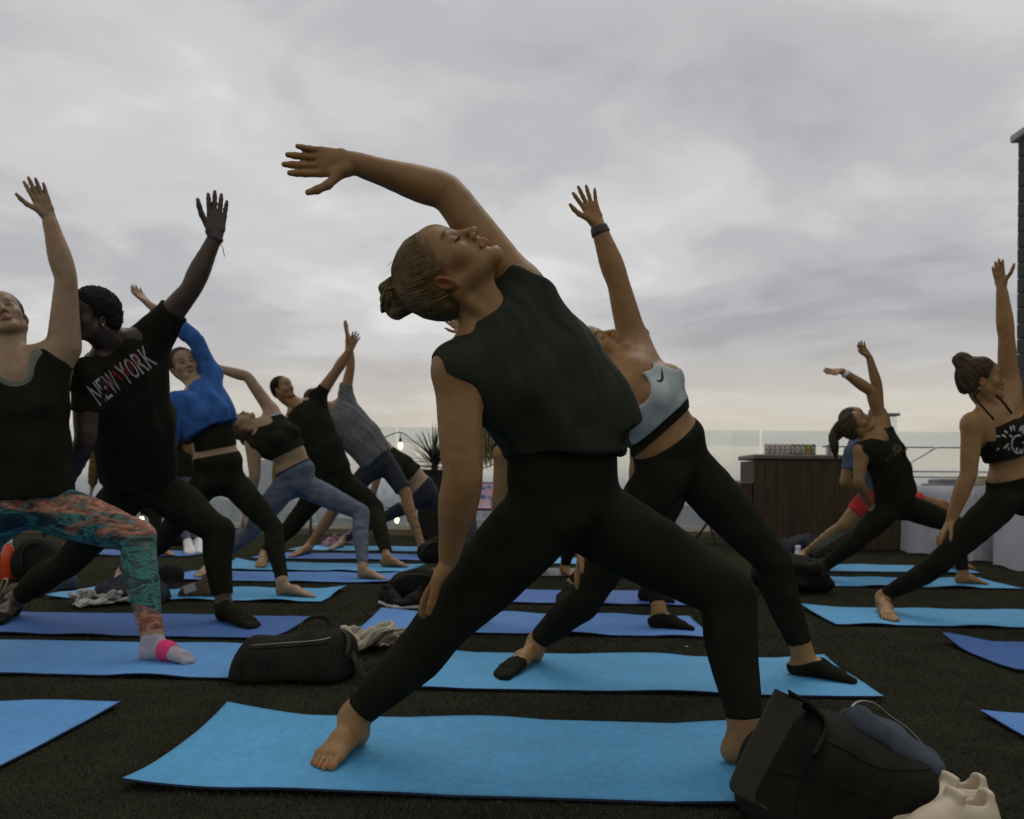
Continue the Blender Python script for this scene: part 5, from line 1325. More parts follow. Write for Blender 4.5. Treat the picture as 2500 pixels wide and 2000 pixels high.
for i in range(13):
    if pk is None: mb = MB(); mb.box((0, 0, 0), (.131, .022, 1.04), bev=.004); pk = mb.build('plank', M['barwood'], bar, local=True); o = pk
    else: o = pk.copy(); COL.objects.link(o); o.parent = bar
    o.location = (-.80 + .1335 * i, .045 + .003 * (i % 2), .53)
mb = MB(); mb.box((0, .33, 1.085), (1.76, .66, .055), bev=.01); mb.build('counter_top', M['bartop'], bar, local=True)
mb = MB(); mb.box((-.94, .30, .385), (.14, .45, .77), bev=.006); mb.build('side_shelf', M['barwood'], bar, local=True)
mb = MB(); mb.box((-.94, .30, .78), (.15, .47, .025), bev=.006); mb.build('shelf_top', M['bartop'], bar, local=True)
def can_mat(name, body, lab, dot):
    m, nt, b = new_mat(name); tcn = N(nt, 'ShaderNodeTexCoord'); sp = N(nt, 'ShaderNodeSeparateXYZ'); nt.links.new(tcn.outputs['Object'], sp.inputs[0])
    a = ramp(nt, sp.outputs[2], [(.0, body), (.018, body), (.0181, lab), (.095, lab), (.0951, body)], 'CONSTANT')
    wv = N(nt, 'ShaderNodeTexVoronoi', Scale=26); nt.links.new(tcn.outputs['Object'], wv.inputs['Vector']); f = ramp(nt, wv.outputs['Distance'], [(.0, (1, 1, 1)), (.30, (0, 0, 0))], 'CONSTANT')
    mx = nt.nodes.new('ShaderNodeMix'); mx.data_type = 'RGBA'; nt.links.new(f, mx.inputs[0]); nt.links.new(a, mx.inputs[6]); mx.inputs[7].default_value = (*dot, 1); nt.links.new(mx.outputs[2], b.inputs['Base Color']); b.inputs['Roughness'].default_value = .3; return m
cans = [('white', (.5, .5, .48), (.55, .53, .50), (.45, .07, .06), 'white can with red marks')] * 5 + [('red', (.25, .04, .04), (.5, .48, .42), (.10, .22, .05), 'white and green can with dark red rim'), ('green', (.12, .20, .05), (.5, .5, .44), (.14, .25, .05), 'white can with green marks'), ('green', (.12, .20, .05), (.5, .5, .44), (.14, .25, .05), 'white can with green marks'), ('yellow', (.45, .34, .03), (.45, .34, .05), (.10, .12, .03), 'yellow can'), ('dark', (.05, .07, .03), (.40, .40, .34), (.08, .12, .03), 'dark green and white can')]
CM = {}
ords = ['first', 'second', 'third', 'fourth', 'fifth', 'sixth', 'seventh', 'eighth', 'ninth', 'tenth']
for i, (nm, bo, la, do, lb) in enumerate(cans):
    if nm not in CM: CM[nm] = can_mat('can_' + nm, bo, la, do)
    q = P(1872 + 12.6 * i, 1100, 9.36 + .01 * (i % 2)); c = empty('drink_can', (q[0], q[1], 1.1135)); tag(c, '%s, %s from the left on the bar' % (lb, ords[i]), 'can', 'cans lined up on the bar')
    mb = MB(); mb.lathe([(.022, 0), (.029, .008), (.029, .112), (.024, .122)], n=20); o = mb.build('body', CM[nm], c, True, local=True)
    mb = MB(); mb.lathe([(.024, .122), (.0245, .1245), (.021, .1235), (.0, .122)], n=20); mb.build('lid', M['steel'], c, True, local=True)
# cloth covered tables
M['linen'] = fabric('pale_linen', (.50, .50, .54), .9, var=.08, big=4)
def cloth_table(x, y, wx, wy, h, rz, label, seed):
    t = empty('table', (x, y, 0), rz); tag(t, label, 'table', 'tables under pale cloths')
    r = np.random.RandomState(seed); per = []; n = 64
    for sx, sy, ex, ey in ((-1, -1, 1, -1), (1, -1, 1, 1), (1, 1, -1, 1), (-1, 1, -1, -1)):
        for k in range(n): u = k / n; per.append((wx / 2 * (sx + (ex - sx) * u), wy / 2 * (sy + (ey - sy) * u)))
    m = len(per); V = []; F = []; rows = 9
    ph = np.cumsum(r.uniform(.12, .38, m)); am = r.uniform(.5, 1.0, m)
    for j in range(rows):
        f = j / (rows - 1)
        for k, (a, b) in enumerate(per):
            d = np.array((a / (wx / 2), b / (wy / 2))); d = d * (np.abs(d) > .93); d = d / (np.linalg.norm(d) + 1e-6)
            o = f * (.03 + .030 * math.sin(ph[k]) * am[k]); V.append((a + d[0] * o, b + d[1] * o, h - .012 - (h - .02) * f + (.012 if j == 0 else 0) + (.008 * math.sin(ph[k] * 1.3) if j == rows - 1 else 0)))
    for j in range(rows - 1):
        for k in range(m): F.append((j * m + k, (j + 1) * m + k, (j + 1) * m + (k + 1) % m, j * m + (k + 1) % m))
    F.append(tuple(range(m)))
    mesh_obj('tablecloth', V, F, M['linen'], t, True, local=True)
    mb = MB(); mb.box((0, 0, h - .03), (wx - .04, wy - .04, .03)); mb.build('table_top', M['barwood'], t, local=True)
    for sx in (-1, 1):
        for sy in (-1, 1): mb = MB(); mb.tube([(sx * (wx / 2 - .08), sy * (wy / 2 - .08), 0), (sx * (wx / 2 - .08), sy * (wy / 2 - .08), h - .04)], .016, 8); mb.build('leg', M['steel'], t, local=True)
cloth_table(4.98, 8.75, .80, 1.40, .76, .08, 'table under pale grey cloth beside the bar counter', 3); cloth_table(4.98, 6.75, .85, 1.70, .76, -.06, 'nearer table under pale grey cloth at the right edge', 8)
M['kraft'] = plain('pale_card', (.42, .36, .22), .8); M['tray'] = plain('grey_tray', (.25, .26, .26), .4)
mb = MB(); mb.box((0, 0, .045), (.34, .26, .09), bev=.01); mb.box((0, 0, .093), (.35, .27, .012), bev=.004); o = mb.build('food_box', M['kraft']); o.location = (5.0, 8.55, .765); tag(o, 'pale yellow card box on the table near the bar', 'box')
mb = MB(); mb.box((0, 0, .012), (.50, .34, .024), bev=.008); mb.box((0, 0, .05), (.40, .26, .055), bev=.012); o = mb.build('serving_tray', M['tray']); o.location = (5.0, 9.1, .765); tag(o, 'grey serving tray on the far end of the clothed table', 'tray')
mb = MB(); mb.box((0, 0, .06), (.30, .30, .12), bev=.01); mb.box((0, 0, .123), (.31, .31, .012), bev=.004); o = mb.build('food_box', M['kraft']); o.location = (5.02, 7.2, .765); tag(o, 'pale card box on the nearer clothed table', 'box')
# steel railing behind the tables
rail = empty('steel_railing', (6.2, 11.6, 0)); tag(rail, 'galvanised steel railing with a slanted brace behind the clothed tables', 'railing')
for x in (-1.6, -.6, .52, 1.6): mb = MB(); mb.box((x, 0, .68), (.07, .07, 1.36), bev=.006); mb.build('post', M['steel'], rail, local=True)
for z in (1.33, .98, .90): mb = MB(); mb.tube([(-1.7, -.02, z), (1.7, -.02, z)], .014, 8); mb.build('rail', M['steel'], rail, local=True)
mb = MB(); mb.tube([(-.75, -.04, .92), (-.05, -.04, 1.33)], .012, 8); mb.build('brace', M['steel'], rail, local=True)
# lantern on a pole
lan = empty('patio_lantern', (5.0, 10.55, 0)); tag(lan, 'grey glass lantern on a pole behind the ponytail woman', 'lantern')
mb = MB(); mb.tube([(0, 0, 0), (0, 0, 1.46)], .022, 10); mb.build('pole', M['steel'], lan, local=True); mb = MB(); mb.lathe([(.16, 0), (.16, .02), (.03, .03)], n=20); mb.build('base', M['steel'], lan, local=True)
mb = MB(); mb.lathe([(.055, 1.46), (.07, 1.48), (.07, 1.68)], n=16); mb.build('glass_shade', M['glass_band'], lan, True, local=True); mb = MB(); mb.box((0, 0, 1.70), (.17, .17, .035), bev=.006); mb.build('cap', M['tray'], lan, local=True)
# planter with yucca
M['planter'] = plain('black_planter', (.016, .015, .013), .7, spec=.2); M['soil'] = plain('soil', (.03, .022, .015), 1)
pot = empty('planter', (-1.07, 10.95, 0)); tag(pot, 'tall square black planter by the glass fence', 'planter')
mb = MB()
for (w0, w1, z0, z1) in ((.38, .42, .04, .88), (.43, .43, .88, .92)):
    mb.poly([(sx * w / 2, sy * w / 2, z) for (w, z) in ((w0, z0), (w1, z1)) for sx, sy in ((-1, -1), (1, -1), (1, 1), (-1, 1))], [(3, 2, 1, 0), (4, 5, 6, 7)] + [(k, (k + 1) % 4, 4 + (k + 1) % 4, 4 + k) for k in range(4)])
mb.build('pot', M['planter'], pot, local=True)
mb = MB(); mb.box((0, 0, .925), (.38, .38, .02)); mb.build('soil', M['soil'], pot, local=True)
for sx in (-1, 1):
    for sy in (-1, 1): mb = MB(); mb.tube([(sx * .13, sy * .13, 0), (sx * .13, sy * .13, .04)], .025, 8); mb.build('foot', M['planter'], pot, local=True)
M['leaf'] = plain('yucca_leaf', (.030, .042, .014), .55, var=.4, scale=8)
yuc = empty('yucca_plant', (-1.07, 10.95, .93)); tag(yuc, 'spiky green yucca growing in the black planter', 'plant')
mb = MB(); mb.tube([(0, 0, -.05), (.01, 0, .06), (0, .01, .14)], [.05, .045, .03], 8); mb.build('stem', M['soil'], yuc, True, local=True)
r = np.random.RandomState(3)
for i in range(66):
    a = r.uniform(0, 6.28); el = r.uniform(-.02, 1.40); L = r.uniform(.42, .66); dirh = A3(math.cos(a), math.sin(a), 0); pts = []; sd = np.cross(dirh, A3(0, 0, 1)); droop = r.uniform(.0, .25) * (1.4 - el)
    mb = MB(); b = len(mb.v); z0 = r.uniform(.0, .15)
    for k in range(6):
        t = k / 5; c = A3(0, 0, z0) + L * t * (math.cos(el) * dirh + math.sin(el) * A3(0, 0, 1)) - A3(0, 0, droop * t * t * L); w = .017 * (1 - t) ** .6 * min(1, .5 + 2 * t) + .0006; nrm = unit(-math.sin(el) * dirh + math.cos(el) * A3(0, 0, 1))
        mb.v += [tuple(c - sd * w + nrm * w * .35), tuple(c - nrm * .002), tuple(c + sd * w + nrm * w * .35)]
    for k in range(5):
        for j in range(2): mb.f.append((b + 3 * k + j, b + 3 * k + j + 1, b + 3 * k + j + 4, b + 3 * k + j + 3)); mb.mi.append(0)
    mb.build('leaf', M['leaf'], yuc, True, local=True)
# string lights
M['cable'] = plain('black_cable', (.012, .012, .012), .6); M['bulb'] = emit('warm_bulb', (1.0, .78, .45), 6.0)
def string_light(pts, bulbs, Y, label, poles):
    s = empty('string_light', tuple(P(*pts[0], Y))); tag(s, label, 'string light', 'warm string lights')
    mb = MB(); mb.tube(catmull([P(x, y, Y) for x, y in pts], 5), .008, 6); mb.build('cable', M['cable'], s, True)
    for (x, y) in bulbs:
        q = P(x, y, Y); mb = MB(); mb.tube([q, q - A3(0, 0, .09)], .006, 6); mb.tube([q - A3(0, 0, .07), q - A3(0, 0, .135)], .019, 10); so = mb.build('socket', M['cable'], s, True)
        mb = MB(); mb.lathe([(.012, -.225), (.026, -.20), (.030, -.175), (.024, -.15), (.017, -.132)], c=tuple(q), n=14); mb.build('bulb', M['bulb'], s, True)
    for x, y in poles:
        q = P(x, y, Y); mb = MB(); mb.tube([(q[0], q[1], 0), tuple(q)], .02, 8); mb.build('pole', M['steel'], s, True)
string_light([(760, 1110), (860, 1100), (930, 1072), (978, 1056), (1015, 1082), (1075, 1122), (1140, 1142), (1190, 1140), (1300, 1090)], [(978, 1057), (1300, 1092), (762, 1110)], 11.1, 'string of warm bulbs hanging in front of the glass beside the yucca', [(1300, 1085), (760, 1105)])
string_light([(330, 1222), (342, 1238), (400, 1250), (452, 1246), (470, 1235)], [(346, 1238), (450, 1246)], 11.0, 'low string of warm bulbs glimpsed behind the NEW YORK shirt', [(326, 1215), (474, 1228)])
string_light([(880, 1232), (930, 1240), (970, 1238), (1010, 1232), (1030, 1220)], [(969, 1238)], 11.15, 'added low bulb standing in for city light spots between the legs left of the planter', [(878, 1225), (1034, 1214)])  # added cable, poles and bulb; they stand in for city light spots beyond
# lounge chairs glimpsed by the fence
M['canvas'] = fabric('grey_blue_canvas', (.10, .12, .17)); 
def print_cloth():
    m, nt, b = new_mat('colour_print_cloth'); tcn = N(nt, 'ShaderNodeTexCoord'); n1 = N(nt, 'ShaderNodeTexNoise', Scale=9, Detail=5, Distortion=1.5); nt.links.new(tcn.outputs['Object'], n1.inputs['Vector'])
    nt.links.new(ramp(nt, n1.outputs[0], [(.30, (.03, .05, .14)), (.42, (.14, .24, .38)), (.5, (.40, .26, .42)), (.58, (.50, .22, .20)), (.7, (.35, .40, .45))]), b.inputs['Base Color']); b.inputs['Roughness'].default_value = .9; return m
M['print'] = print_cloth()
def deck_chair(px, py, Y, mat, label):
    q = P(px, py, Y); c = empty('deck_chair', (q[0], Y, 0), .15); tag(c, label, 'chair', 'canvas chairs by the fence'); zt = float(q[2])
    for s in (-1, 1):
        mb = MB(); mb.tube([(s * .28, -.35, 0), (s * .28, .25, zt)], .016, 8); mb.build('back_leg', M['barwood'], c, True, local=True)
        mb = MB(); mb.tube([(s * .31, .30, 0), (s * .31, -.40, .42)], .016, 8); mb.build('front_leg', M['barwood'], c, True, local=True)
    mb = MB(); mb.tube([(-.3, .25, zt), (.3, .25, zt)], .016, 8); mb.tube([(-.33, -.40, .42), (.33, -.40, .42)], .016, 8); mb.build('crossbar', M['barwood'], c, True, local=True)
    V = []; F = []
    for k in range(12):
        t = k / 11; y = .235 - .62 * t; z = zt + (.42 - zt) * t - .22 * math.sin(math.pi * t) * .6
        for s in (-.26, .26): V += [(s, y, z), (s, y, z - .006)]
    for k in range(11): a = 4 * k; F += [(a, a + 2, a + 6, a + 4), (a + 1, a + 5, a + 7, a + 3), (a, a + 4, a + 5, a + 1), (a + 2, a + 3, a + 7, a + 6)]
    mesh_obj('sling', V, F, mat, c, True, local=True)
deck_chair(1200, 1180, 10.6, M['print'], 'deck chair with colourful printed canvas right of the planter'); deck_chair(1772, 1176, 10.4, M['canvas'], 'deck chair with grey blue canvas left of the bar counter')

# ------------------------------------------------------------------ yoga mats
def mat_mat(name, c):
    m, nt, b = new_mat(name); tcn = N(nt, 'ShaderNodeTexCoord'); mp = N(nt, 'ShaderNodeMapping'); mp.inputs['Scale'].default_value = (1, 2.2, 1); nt.links.new(tcn.outputs['Object'], mp.inputs[0])
    n1 = N(nt, 'ShaderNodeTexNoise', Scale=330, Detail=2); n2 = N(nt, 'ShaderNodeTexNoise', Scale=3.5, Detail=6, Roughness=.6); n3 = N(nt, 'ShaderNodeTexNoise', Scale=34, Detail=5)
    nt.links.new(mp.outputs[0], n1.inputs['Vector']); nt.links.new(tcn.outputs['Object'], n2.inputs['Vector']); nt.links.new(tcn.outputs['Object'], n3.inputs['Vector'])
    a = ramp(nt, n2.outputs[0], [(.3, tuple(x * .90 for x in c)), (.7, tuple(min(1, x * 1.08) for x in c))])
    for nn, lo, hi in ((n1, .74, 1.15), (n3, .93, 1.05)):
        g = ramp(nt, nn.outputs[0], [(.35, (lo,) * 3), (.65, (hi,) * 3)]); mx = nt.nodes.new('ShaderNodeMix'); mx.data_type = 'RGBA'; mx.blend_type = 'MULTIPLY'; mx.inputs[0].default_value = 1
        nt.links.new(a, mx.inputs[6]); nt.links.new(g, mx.inputs[7]); a = mx.outputs[2]
    nt.links.new(a, b.inputs['Base Color']); b.inputs['Roughness'].default_value = .68; b.inputs['Specular IOR Level'].default_value = .32
    bp = N(nt, 'ShaderNodeBump', Strength=.5, Distance=.0015); nt.links.new(n1.outputs[0], bp.inputs['Height']); nt.links.new(bp.outputs[0], b.inputs['Normal']); return m
MC = dict(turquoise=mat_mat('turquoise_mat', (.080, .335, .585)), sky=mat_mat('light_blue_mat', (.095, .29, .60)), periwinkle=mat_mat('periwinkle_mat', (.082, .235, .56)), royal=mat_mat('royal_blue_mat', (.034, .115, .34)), violet=mat_mat('violet_blue_mat', (.058, .155, .44)), grey=mat_mat('grey_mat', (.16, .155, .145)))
M['mat_under'] = plain('mat_underside', (.012, .022, .06), .85)
MAT_ANG = -.052
def yoga_mat(px, py, corner, color, label, curl=(0, 0, 0, 0), seed=1, amp=.006, L=1.73, Wd=.61, ang=None):
    """corner: which corner the pixel shows: fl fr bl br.  curl: lift of fl, fr, bl, br"""
    ang = MAT_ANG if ang is None else ang
    g = G(px, py, .012); ux = A3(math.cos(ang), math.sin(ang), 0); uy = A3(-math.sin(ang), math.cos(ang), 0)
    c = g + ux * (L / 2 if 'l' in corner else -L / 2) + uy * (Wd / 2 if 'f' in corner else -Wd / 2)
    nx, ny = 90, 32; r = np.random.RandomState(seed); V = []; F = []
    u = np.linspace(-1, 1, nx); v = np.linspace(-1, 1, ny); U, Vv = np.meshgrid(u, v, indexing='ij')
    ed = np.maximum(np.abs(U) ** 12, np.abs(Vv) ** 6)
    Z = np.zeros_like(U)
    for k in range(5): Z += np.sin(U * r.uniform(3, 13) + Vv * r.uniform(-3, 3) + r.uniform(0, 6.3)) * r.uniform(.2, .6)
    Z = np.maximum(Z, -.3) * amp * ed + .0012 * np.sin(U * 17 + r.uniform(0, 6)) * np.cos(Vv * 5 + r.uniform(0, 6))
    for (su, sv, h) in ((-1, -1, curl[0]), (1, -1, curl[1]), (-1, 1, curl[2]), (1, 1, curl[3])):
        dd = np.hypot((U - su) * L / 2, (Vv - sv) * Wd / 2); Z += h * np.clip(1 - dd / .30, 0, 1) ** 2
    Z = np.maximum(Z, -.001)
    X = U * L / 2 + .004 * np.sin(Vv * 3 + seed); Y = Vv * Wd / 2 + .003 * np.sin(U * 5 + seed)
    top = np.stack([X, Y, Z + .0045], -1).reshape(-1, 3); bot = np.stack([X, Y, Z - .001], -1).reshape(-1, 3); nV = len(top)
    I = np.arange(nV).reshape(nx, ny); q = np.stack([I[:-1, :-1], I[1:, :-1], I[1:, 1:], I[:-1, 1:]], -1).reshape(-1, 4)
    rim = [I[:, 0], I[::-1, -1], I[-1, :], I[0, ::-1]]; sides = []
    for e in rim: sides.append(np.stack([e[1:], e[:-1], e[:-1] + nV, e[1:] + nV], 1))
    sides = np.concatenate(sides); F = np.concatenate([q, q[:, ::-1] + nV, sides[:, ::-1]])
    o = mesh_obj('yoga_mat', np.concatenate([top, bot]), F, [MC[color], M['mat_under']], None, True)
    mi = np.ones(len(F), np.int32); mi[:len(q)] = 0; o.data.polygons.foreach_set('material_index', mi)
    sh = np.ones(len(F), bool); sh[len(q):] = False; o.data.polygons.foreach_set('use_smooth', sh)
    o.location = (c[0], c[1], .0095); o.rotation_euler = (0, 0, ang); tag(o, label, 'yoga mat', 'yoga mats laid in rows'); return o
yoga_mat(300, 1920, 'fl', 'turquoise', 'large turquoise mat in front under the bare feet', (.020, 0, .028, .01), 1, .010)
yoga_mat(2162, 1702, 'fr', 'turquoise', 'turquoise mat in the second row under the black socks', (.0, .004, .022, .012), 2, .008)
yoga_mat(1738, 1555, 'fr', 'periwinkle', 'periwinkle mat in the third row under a single black sock', (0, .0, .02, 0), 3, .008)
yoga_mat(1715, 1478, 'fr', 'violet', 'violet blue mat in the fourth row behind the calves', (0, 0, 0, .01), 4, .004)
yoga_mat(1560, 1409, 'fr', 'grey', 'only grey mat, far behind the front legs', (0, 0, 0, 0), 5, .004)
yoga_mat(1505, 1378, 'fr', 'turquoise', 'far turquoise mat just behind the grey mat', (0, 0, 0, 0), 6, .004)
yoga_mat(1530, 1352, 'fr', 'violet', 'farthest violet blue mat behind the grey mat', (0, 0, 0, 0), 7, .004)
yoga_mat(660, 1657, 'fr', 'sky', 'light blue mat under the pink banded sock', (0, 0, 0, 0), 8, .005)
yoga_mat(668, 1558, 'fr', 'royal', 'royal blue mat under the man in the NEW YORK shirt', (0, 0, 0, 0), 9, .005)
yoga_mat(782, 1469, 'fr', 'turquoise', 'turquoise mat under the blue top person\'s bare foot', (0, 0, 0, .012), 10, .008)
yoga_mat(942, 1423, 'fr', 'periwinkle', 'periwinkle mat under the heathered leggings', (0, .012, 0, .012), 11, .006)
yoga_mat(1008, 1396, 'fr', 'turquoise', 'turquoise mat under the man in black t-shirt', (0, 0, .04, .0), 12, .006)
yoga_mat(1048, 1368, 'fr', 'violet', 'violet blue mat under the man in grey t-shirt', (0, 0, 0, 0), 13, .004)
yoga_mat(1090, 1347, 'fr', 'turquoise', 'farthest turquoise mat left of the planter', (0, 0, 0, 0), 14, .004)
yoga_mat(462, 1358, 'fr', 'violet', 'far violet blue mat beside the white trainers', (0, 0, 0, 0), 15, .004)
yoga_mat(293, 1720, 'br', 'sky', 'light blue mat corner at the lower left edge', (0, 0, 0, .01), 16, .008)
yoga_mat(2040, 1524, 'fl', 'turquoise', 'turquoise mat under the halter top woman at right', (0, 0, .012, 0), 17, .008)
yoga_mat(2297, 1564, 'bl', 'royal', 'royal blue mat corner at the right edge', (0, 0, .035, 0), 18, .006)
yoga_mat(2392, 1740, 'bl', 'periwinkle', 'pale periwinkle mat corner at the lower right edge', (0, 0, .006, 0), 19, .006)
yoga_mat(2500, 1437, 'fr', 'turquoise', 'turquoise mat under the ponytail woman', (0, 0, 0, .012), 20, .008)
yoga_mat(2395, 1399, 'fr', 'turquoise', 'turquoise mat under the red shorts', (0, 0, 0, 0), 21, .004)

# ------------------------------------------------------------------ belongings
M['nylon'] = fabric('black_nylon', (.0105, .0102, .007), .8, spec=.12, weave=1200, big=12); M['strap'] = fabric('dark_webbing', (.036, .033, .023), .9, weave=800); M['towel'] = fabric('cream_terry', (.46, .40, .31), .95, weave=500, bump=.6, spec=.1)
M['denim'] = fabric('blue_denim', (.042, .052, .066), .9, weave=900, bump=.5); M['cream_shoe'] = fabric('cream_leather', (.50, .42, .29), .6, weave=300, spec=.4, var=.1); M['white_sole'] = plain('white_rubber', (.60, .58, .54), .6); M['zip'] = plain('grey_zip', (.22, .21, .19), .4, .6)
M['orange'] = plain('orange_bottle', (.62, .065, .015), .3); M['bottle_white'] = plain('white_bottle', (.62, .62, .62), .35); M['pink_towel'] = fabric('pink_striped_towel', (.42, .24, .30), .95); M['offwhite'] = fabric('white_cotton', (.42, .41, .38), .95); M['dusk_blue'] = fabric('dusk_blue_cotton', (.045, .065, .10)); M['brown_plaid'] = heather('brown_plaid', (.035, .022, .014), (.12, .08, .05), 40)
def soft(name, prims, mat, label, cat, res=.008, fold=.006, ff=16, seed=1, floor=.0105, group=None, parent=None, cuts=(), fold2=0.0, smooth=1, rough=False):
    g = garment(name, mat, prims, res, .004, list(cuts) + [((0, 0, floor + .002), (0, 0, -1), None)], fold=fold, ff=ff, seed=seed, fold2=fold2, smooth=smooth)
    V, F = run_garment(g); V[:, 2] = np.maximum(V[:, 2], floor); o = mesh_obj(name, V, F, M[mat] if isinstance(mat, str) else mat, parent, True)
    if parent is None: tag(o, label, cat, group)
    return o
def tubes(name, paths, r, mat, parent, flat=None, n=8, sub=4):
    mb = MB()
    for p in paths: mb.tube(catmull(p, sub), r, n, True, 0, flat)
    return mb.build(name, M[mat], parent, True)
def seam(name, obj, pts, r, mat, sub=5, lift=.0015):
    from mathutils.bvhtree import BVHTree
    bv = BVHTree.FromPolygons([v.co[:] for v in obj.data.vertices], [p.vertices[:] for p in obj.data.polygons]); out = []
    for q in catmull([A3(x, y, 0) for x, y in pts], sub):
        vd = unit(P(q[0], q[1], 2.0) - CAMP); loc, nn, i, dd = bv.ray_cast(Vector(CAMP), Vector(vd))
        if loc is not None: out.append(np.array(loc + nn * lift))
    if len(out) > 2:
        mb = MB(); mb.tube(out, r, 6); return mb.build(name, M[mat], obj, True)
Z3 = A3(0, 0, 1); X3 = A3(1, 0, 0); Y3 = A3(0, 1, 0)
# duffel
def duffel():
    d = 3.02; q = lambda x, y, dd=0: P(x, y, d + dd)
    prims = [ecap(q(618, 1632), q(800, 1630), Z3, .105, .125, .105, .130, .02, '', cap=.05), ecap(q(640, 1612), q(830, 1595, .03), Z3, .075, .09, .085, .09, .05, '', cap=.06), ecap(q(600, 1640), q(830, 1640), Z3, .085, .14, .085, .13, .03, '', cap=.04), ell(q(838, 1618, .02), [X3, Y3, Z3], (.045, .09, .10), .04, '')]
    o = soft('duffel_bag', prims, 'nylon', 'black duffel bag with carry handle on turf left of centre', 'bag', .006, .006, 18, 3, fold2=.0015)
    tubes('handle', [[q(735, 1560, -.02), q(735, 1530, .0), q(752, 1512, .03), q(785, 1506, .05), q(806, 1525, .07), q(815, 1560, .05)]], .010, 'strap', o, .45); tubes('zip', [[q(612, 1576, -.10), q(680, 1571, -.12), q(750, 1566, -.115), q(790, 1561, -.09), q(806, 1556, -.05)]], .0035, 'zip', o, .6)
    tubes('shoulder_strap', [[q(842, 1570, .0), q(862, 1600, -.04), q(880, 1640, -.05), q(905, 1668, -.03), G(930, 1655, .014), G(900, 1690, .013), G(862, 1688, .013)]], .013, 'strap', o, .3)
    for pp in ([(590, 1590), (588, 1630), (592, 1672)], [(605, 1585), (700, 1580), (800, 1572)], [(640, 1676), (720, 1680), (800, 1676)], [(806, 1565), (815, 1610), (812, 1668)], [(660, 1600), (658, 1650), (760, 1655), (765, 1600)]): seam('seam', o, pp, .0018, 'nylon')
    tubes('buckle', [[q(835, 1540, .0), q(846, 1548, -.02), q(852, 1570, -.05), q(846, 1600, -.08)]], .008, 'strap', o, .5)
duffel()
def heap(name, cx, cy, rx, ry, h, mat, label, cat, seed, fr=9.0, floor=.0105, lean=(0, 0)):
    """crumpled cloth: a creased height field over an uneven footprint, with its own underside"""
    n, m = 84, 56; r = np.random.RandomState(seed); u = np.linspace(-1, 1, n); v = np.linspace(-1, 1, m); U, W = np.meshgrid(u, v, indexing='ij')
    rad = np.hypot(U, W); ang = np.arctan2(W, U); out = 1 + .16 * np.sin(2 * ang + r.uniform(0, 6)) + .12 * np.sin(3 * ang + r.uniform(0, 6)) + .06 * np.sin(7 * ang + r.uniform(0, 6))
    X = U * rx; Y = W * ry; Q = np.stack([X.ravel() + .25 * ry * np.sin(Y.ravel() * 9 / ry * .3 + 1), Y.ravel(), 0 * X.ravel()], 1) / max(rx, ry)
    H = np.zeros(n * m); am = 1.0; tot = 0
    for o in range(4):
        d = unit(r.normal(size=3) * A3(1, 1, 0)); d2 = unit(r.normal(size=3) * A3(1, 1, 0)); k = fr * .34 * 1.75 ** o
        w = Q @ d * k + .9 * np.sin(Q @ d2 * k * .7 + r.uniform(0, 6)) + r.uniform(0, 6); H += am * np.abs(np.sin(w)) ** .8; tot += am; am *= .62
    H = (H / tot).reshape(n, m); env = np.clip(1 - (rad / out) ** 2.2, 0, 1) ** .55
    Z = env * h * (.35 + .75 * H); sk = (H - .5) * .35
    X = X + sk * rx * .35 * env + lean[0] * Z; Y = Y - sk * ry * .5 * env + lean[1] * Z
    keep = (rad / out) < 1.0
    I = np.arange(n * m).reshape(n, m); q = np.stack([I[:-1, :-1], I[1:, :-1], I[1:, 1:], I[:-1, 1:]], -1).reshape(-1, 4); q = q[keep.ravel()[q].any(1)]
    top = np.stack([cx + X, cy + Y, floor + .004 + Z], -1).reshape(-1, 3); bot = top.copy(); bot[:, 2] = floor
    from collections import Counter
    ed = Counter(); dirs = {}
    for f_ in q.tolist():
        for k in range(4): e_ = (f_[k], f_[(k + 1) % 4]); ke = (min(e_), max(e_)); ed[ke] += 1; dirs[ke] = e_
    nv = n * m; sides = [(dirs[k][1], dirs[k][0], dirs[k][0] + nv, dirs[k][1] + nv) for k, c in ed.items() if c == 1]
    F = np.concatenate([q, q[:, ::-1] + nv, np.array(sides)]); V = np.concatenate([top, bot]); used = np.unique(F); mp = np.zeros(2 * nv, int); mp[used] = np.arange(len(used))
    o = mesh_obj(name, V[used], mp[F], M[mat] if isinstance(mat, str) else mat, None, True); tag(o, label, cat); return o
SIM = []
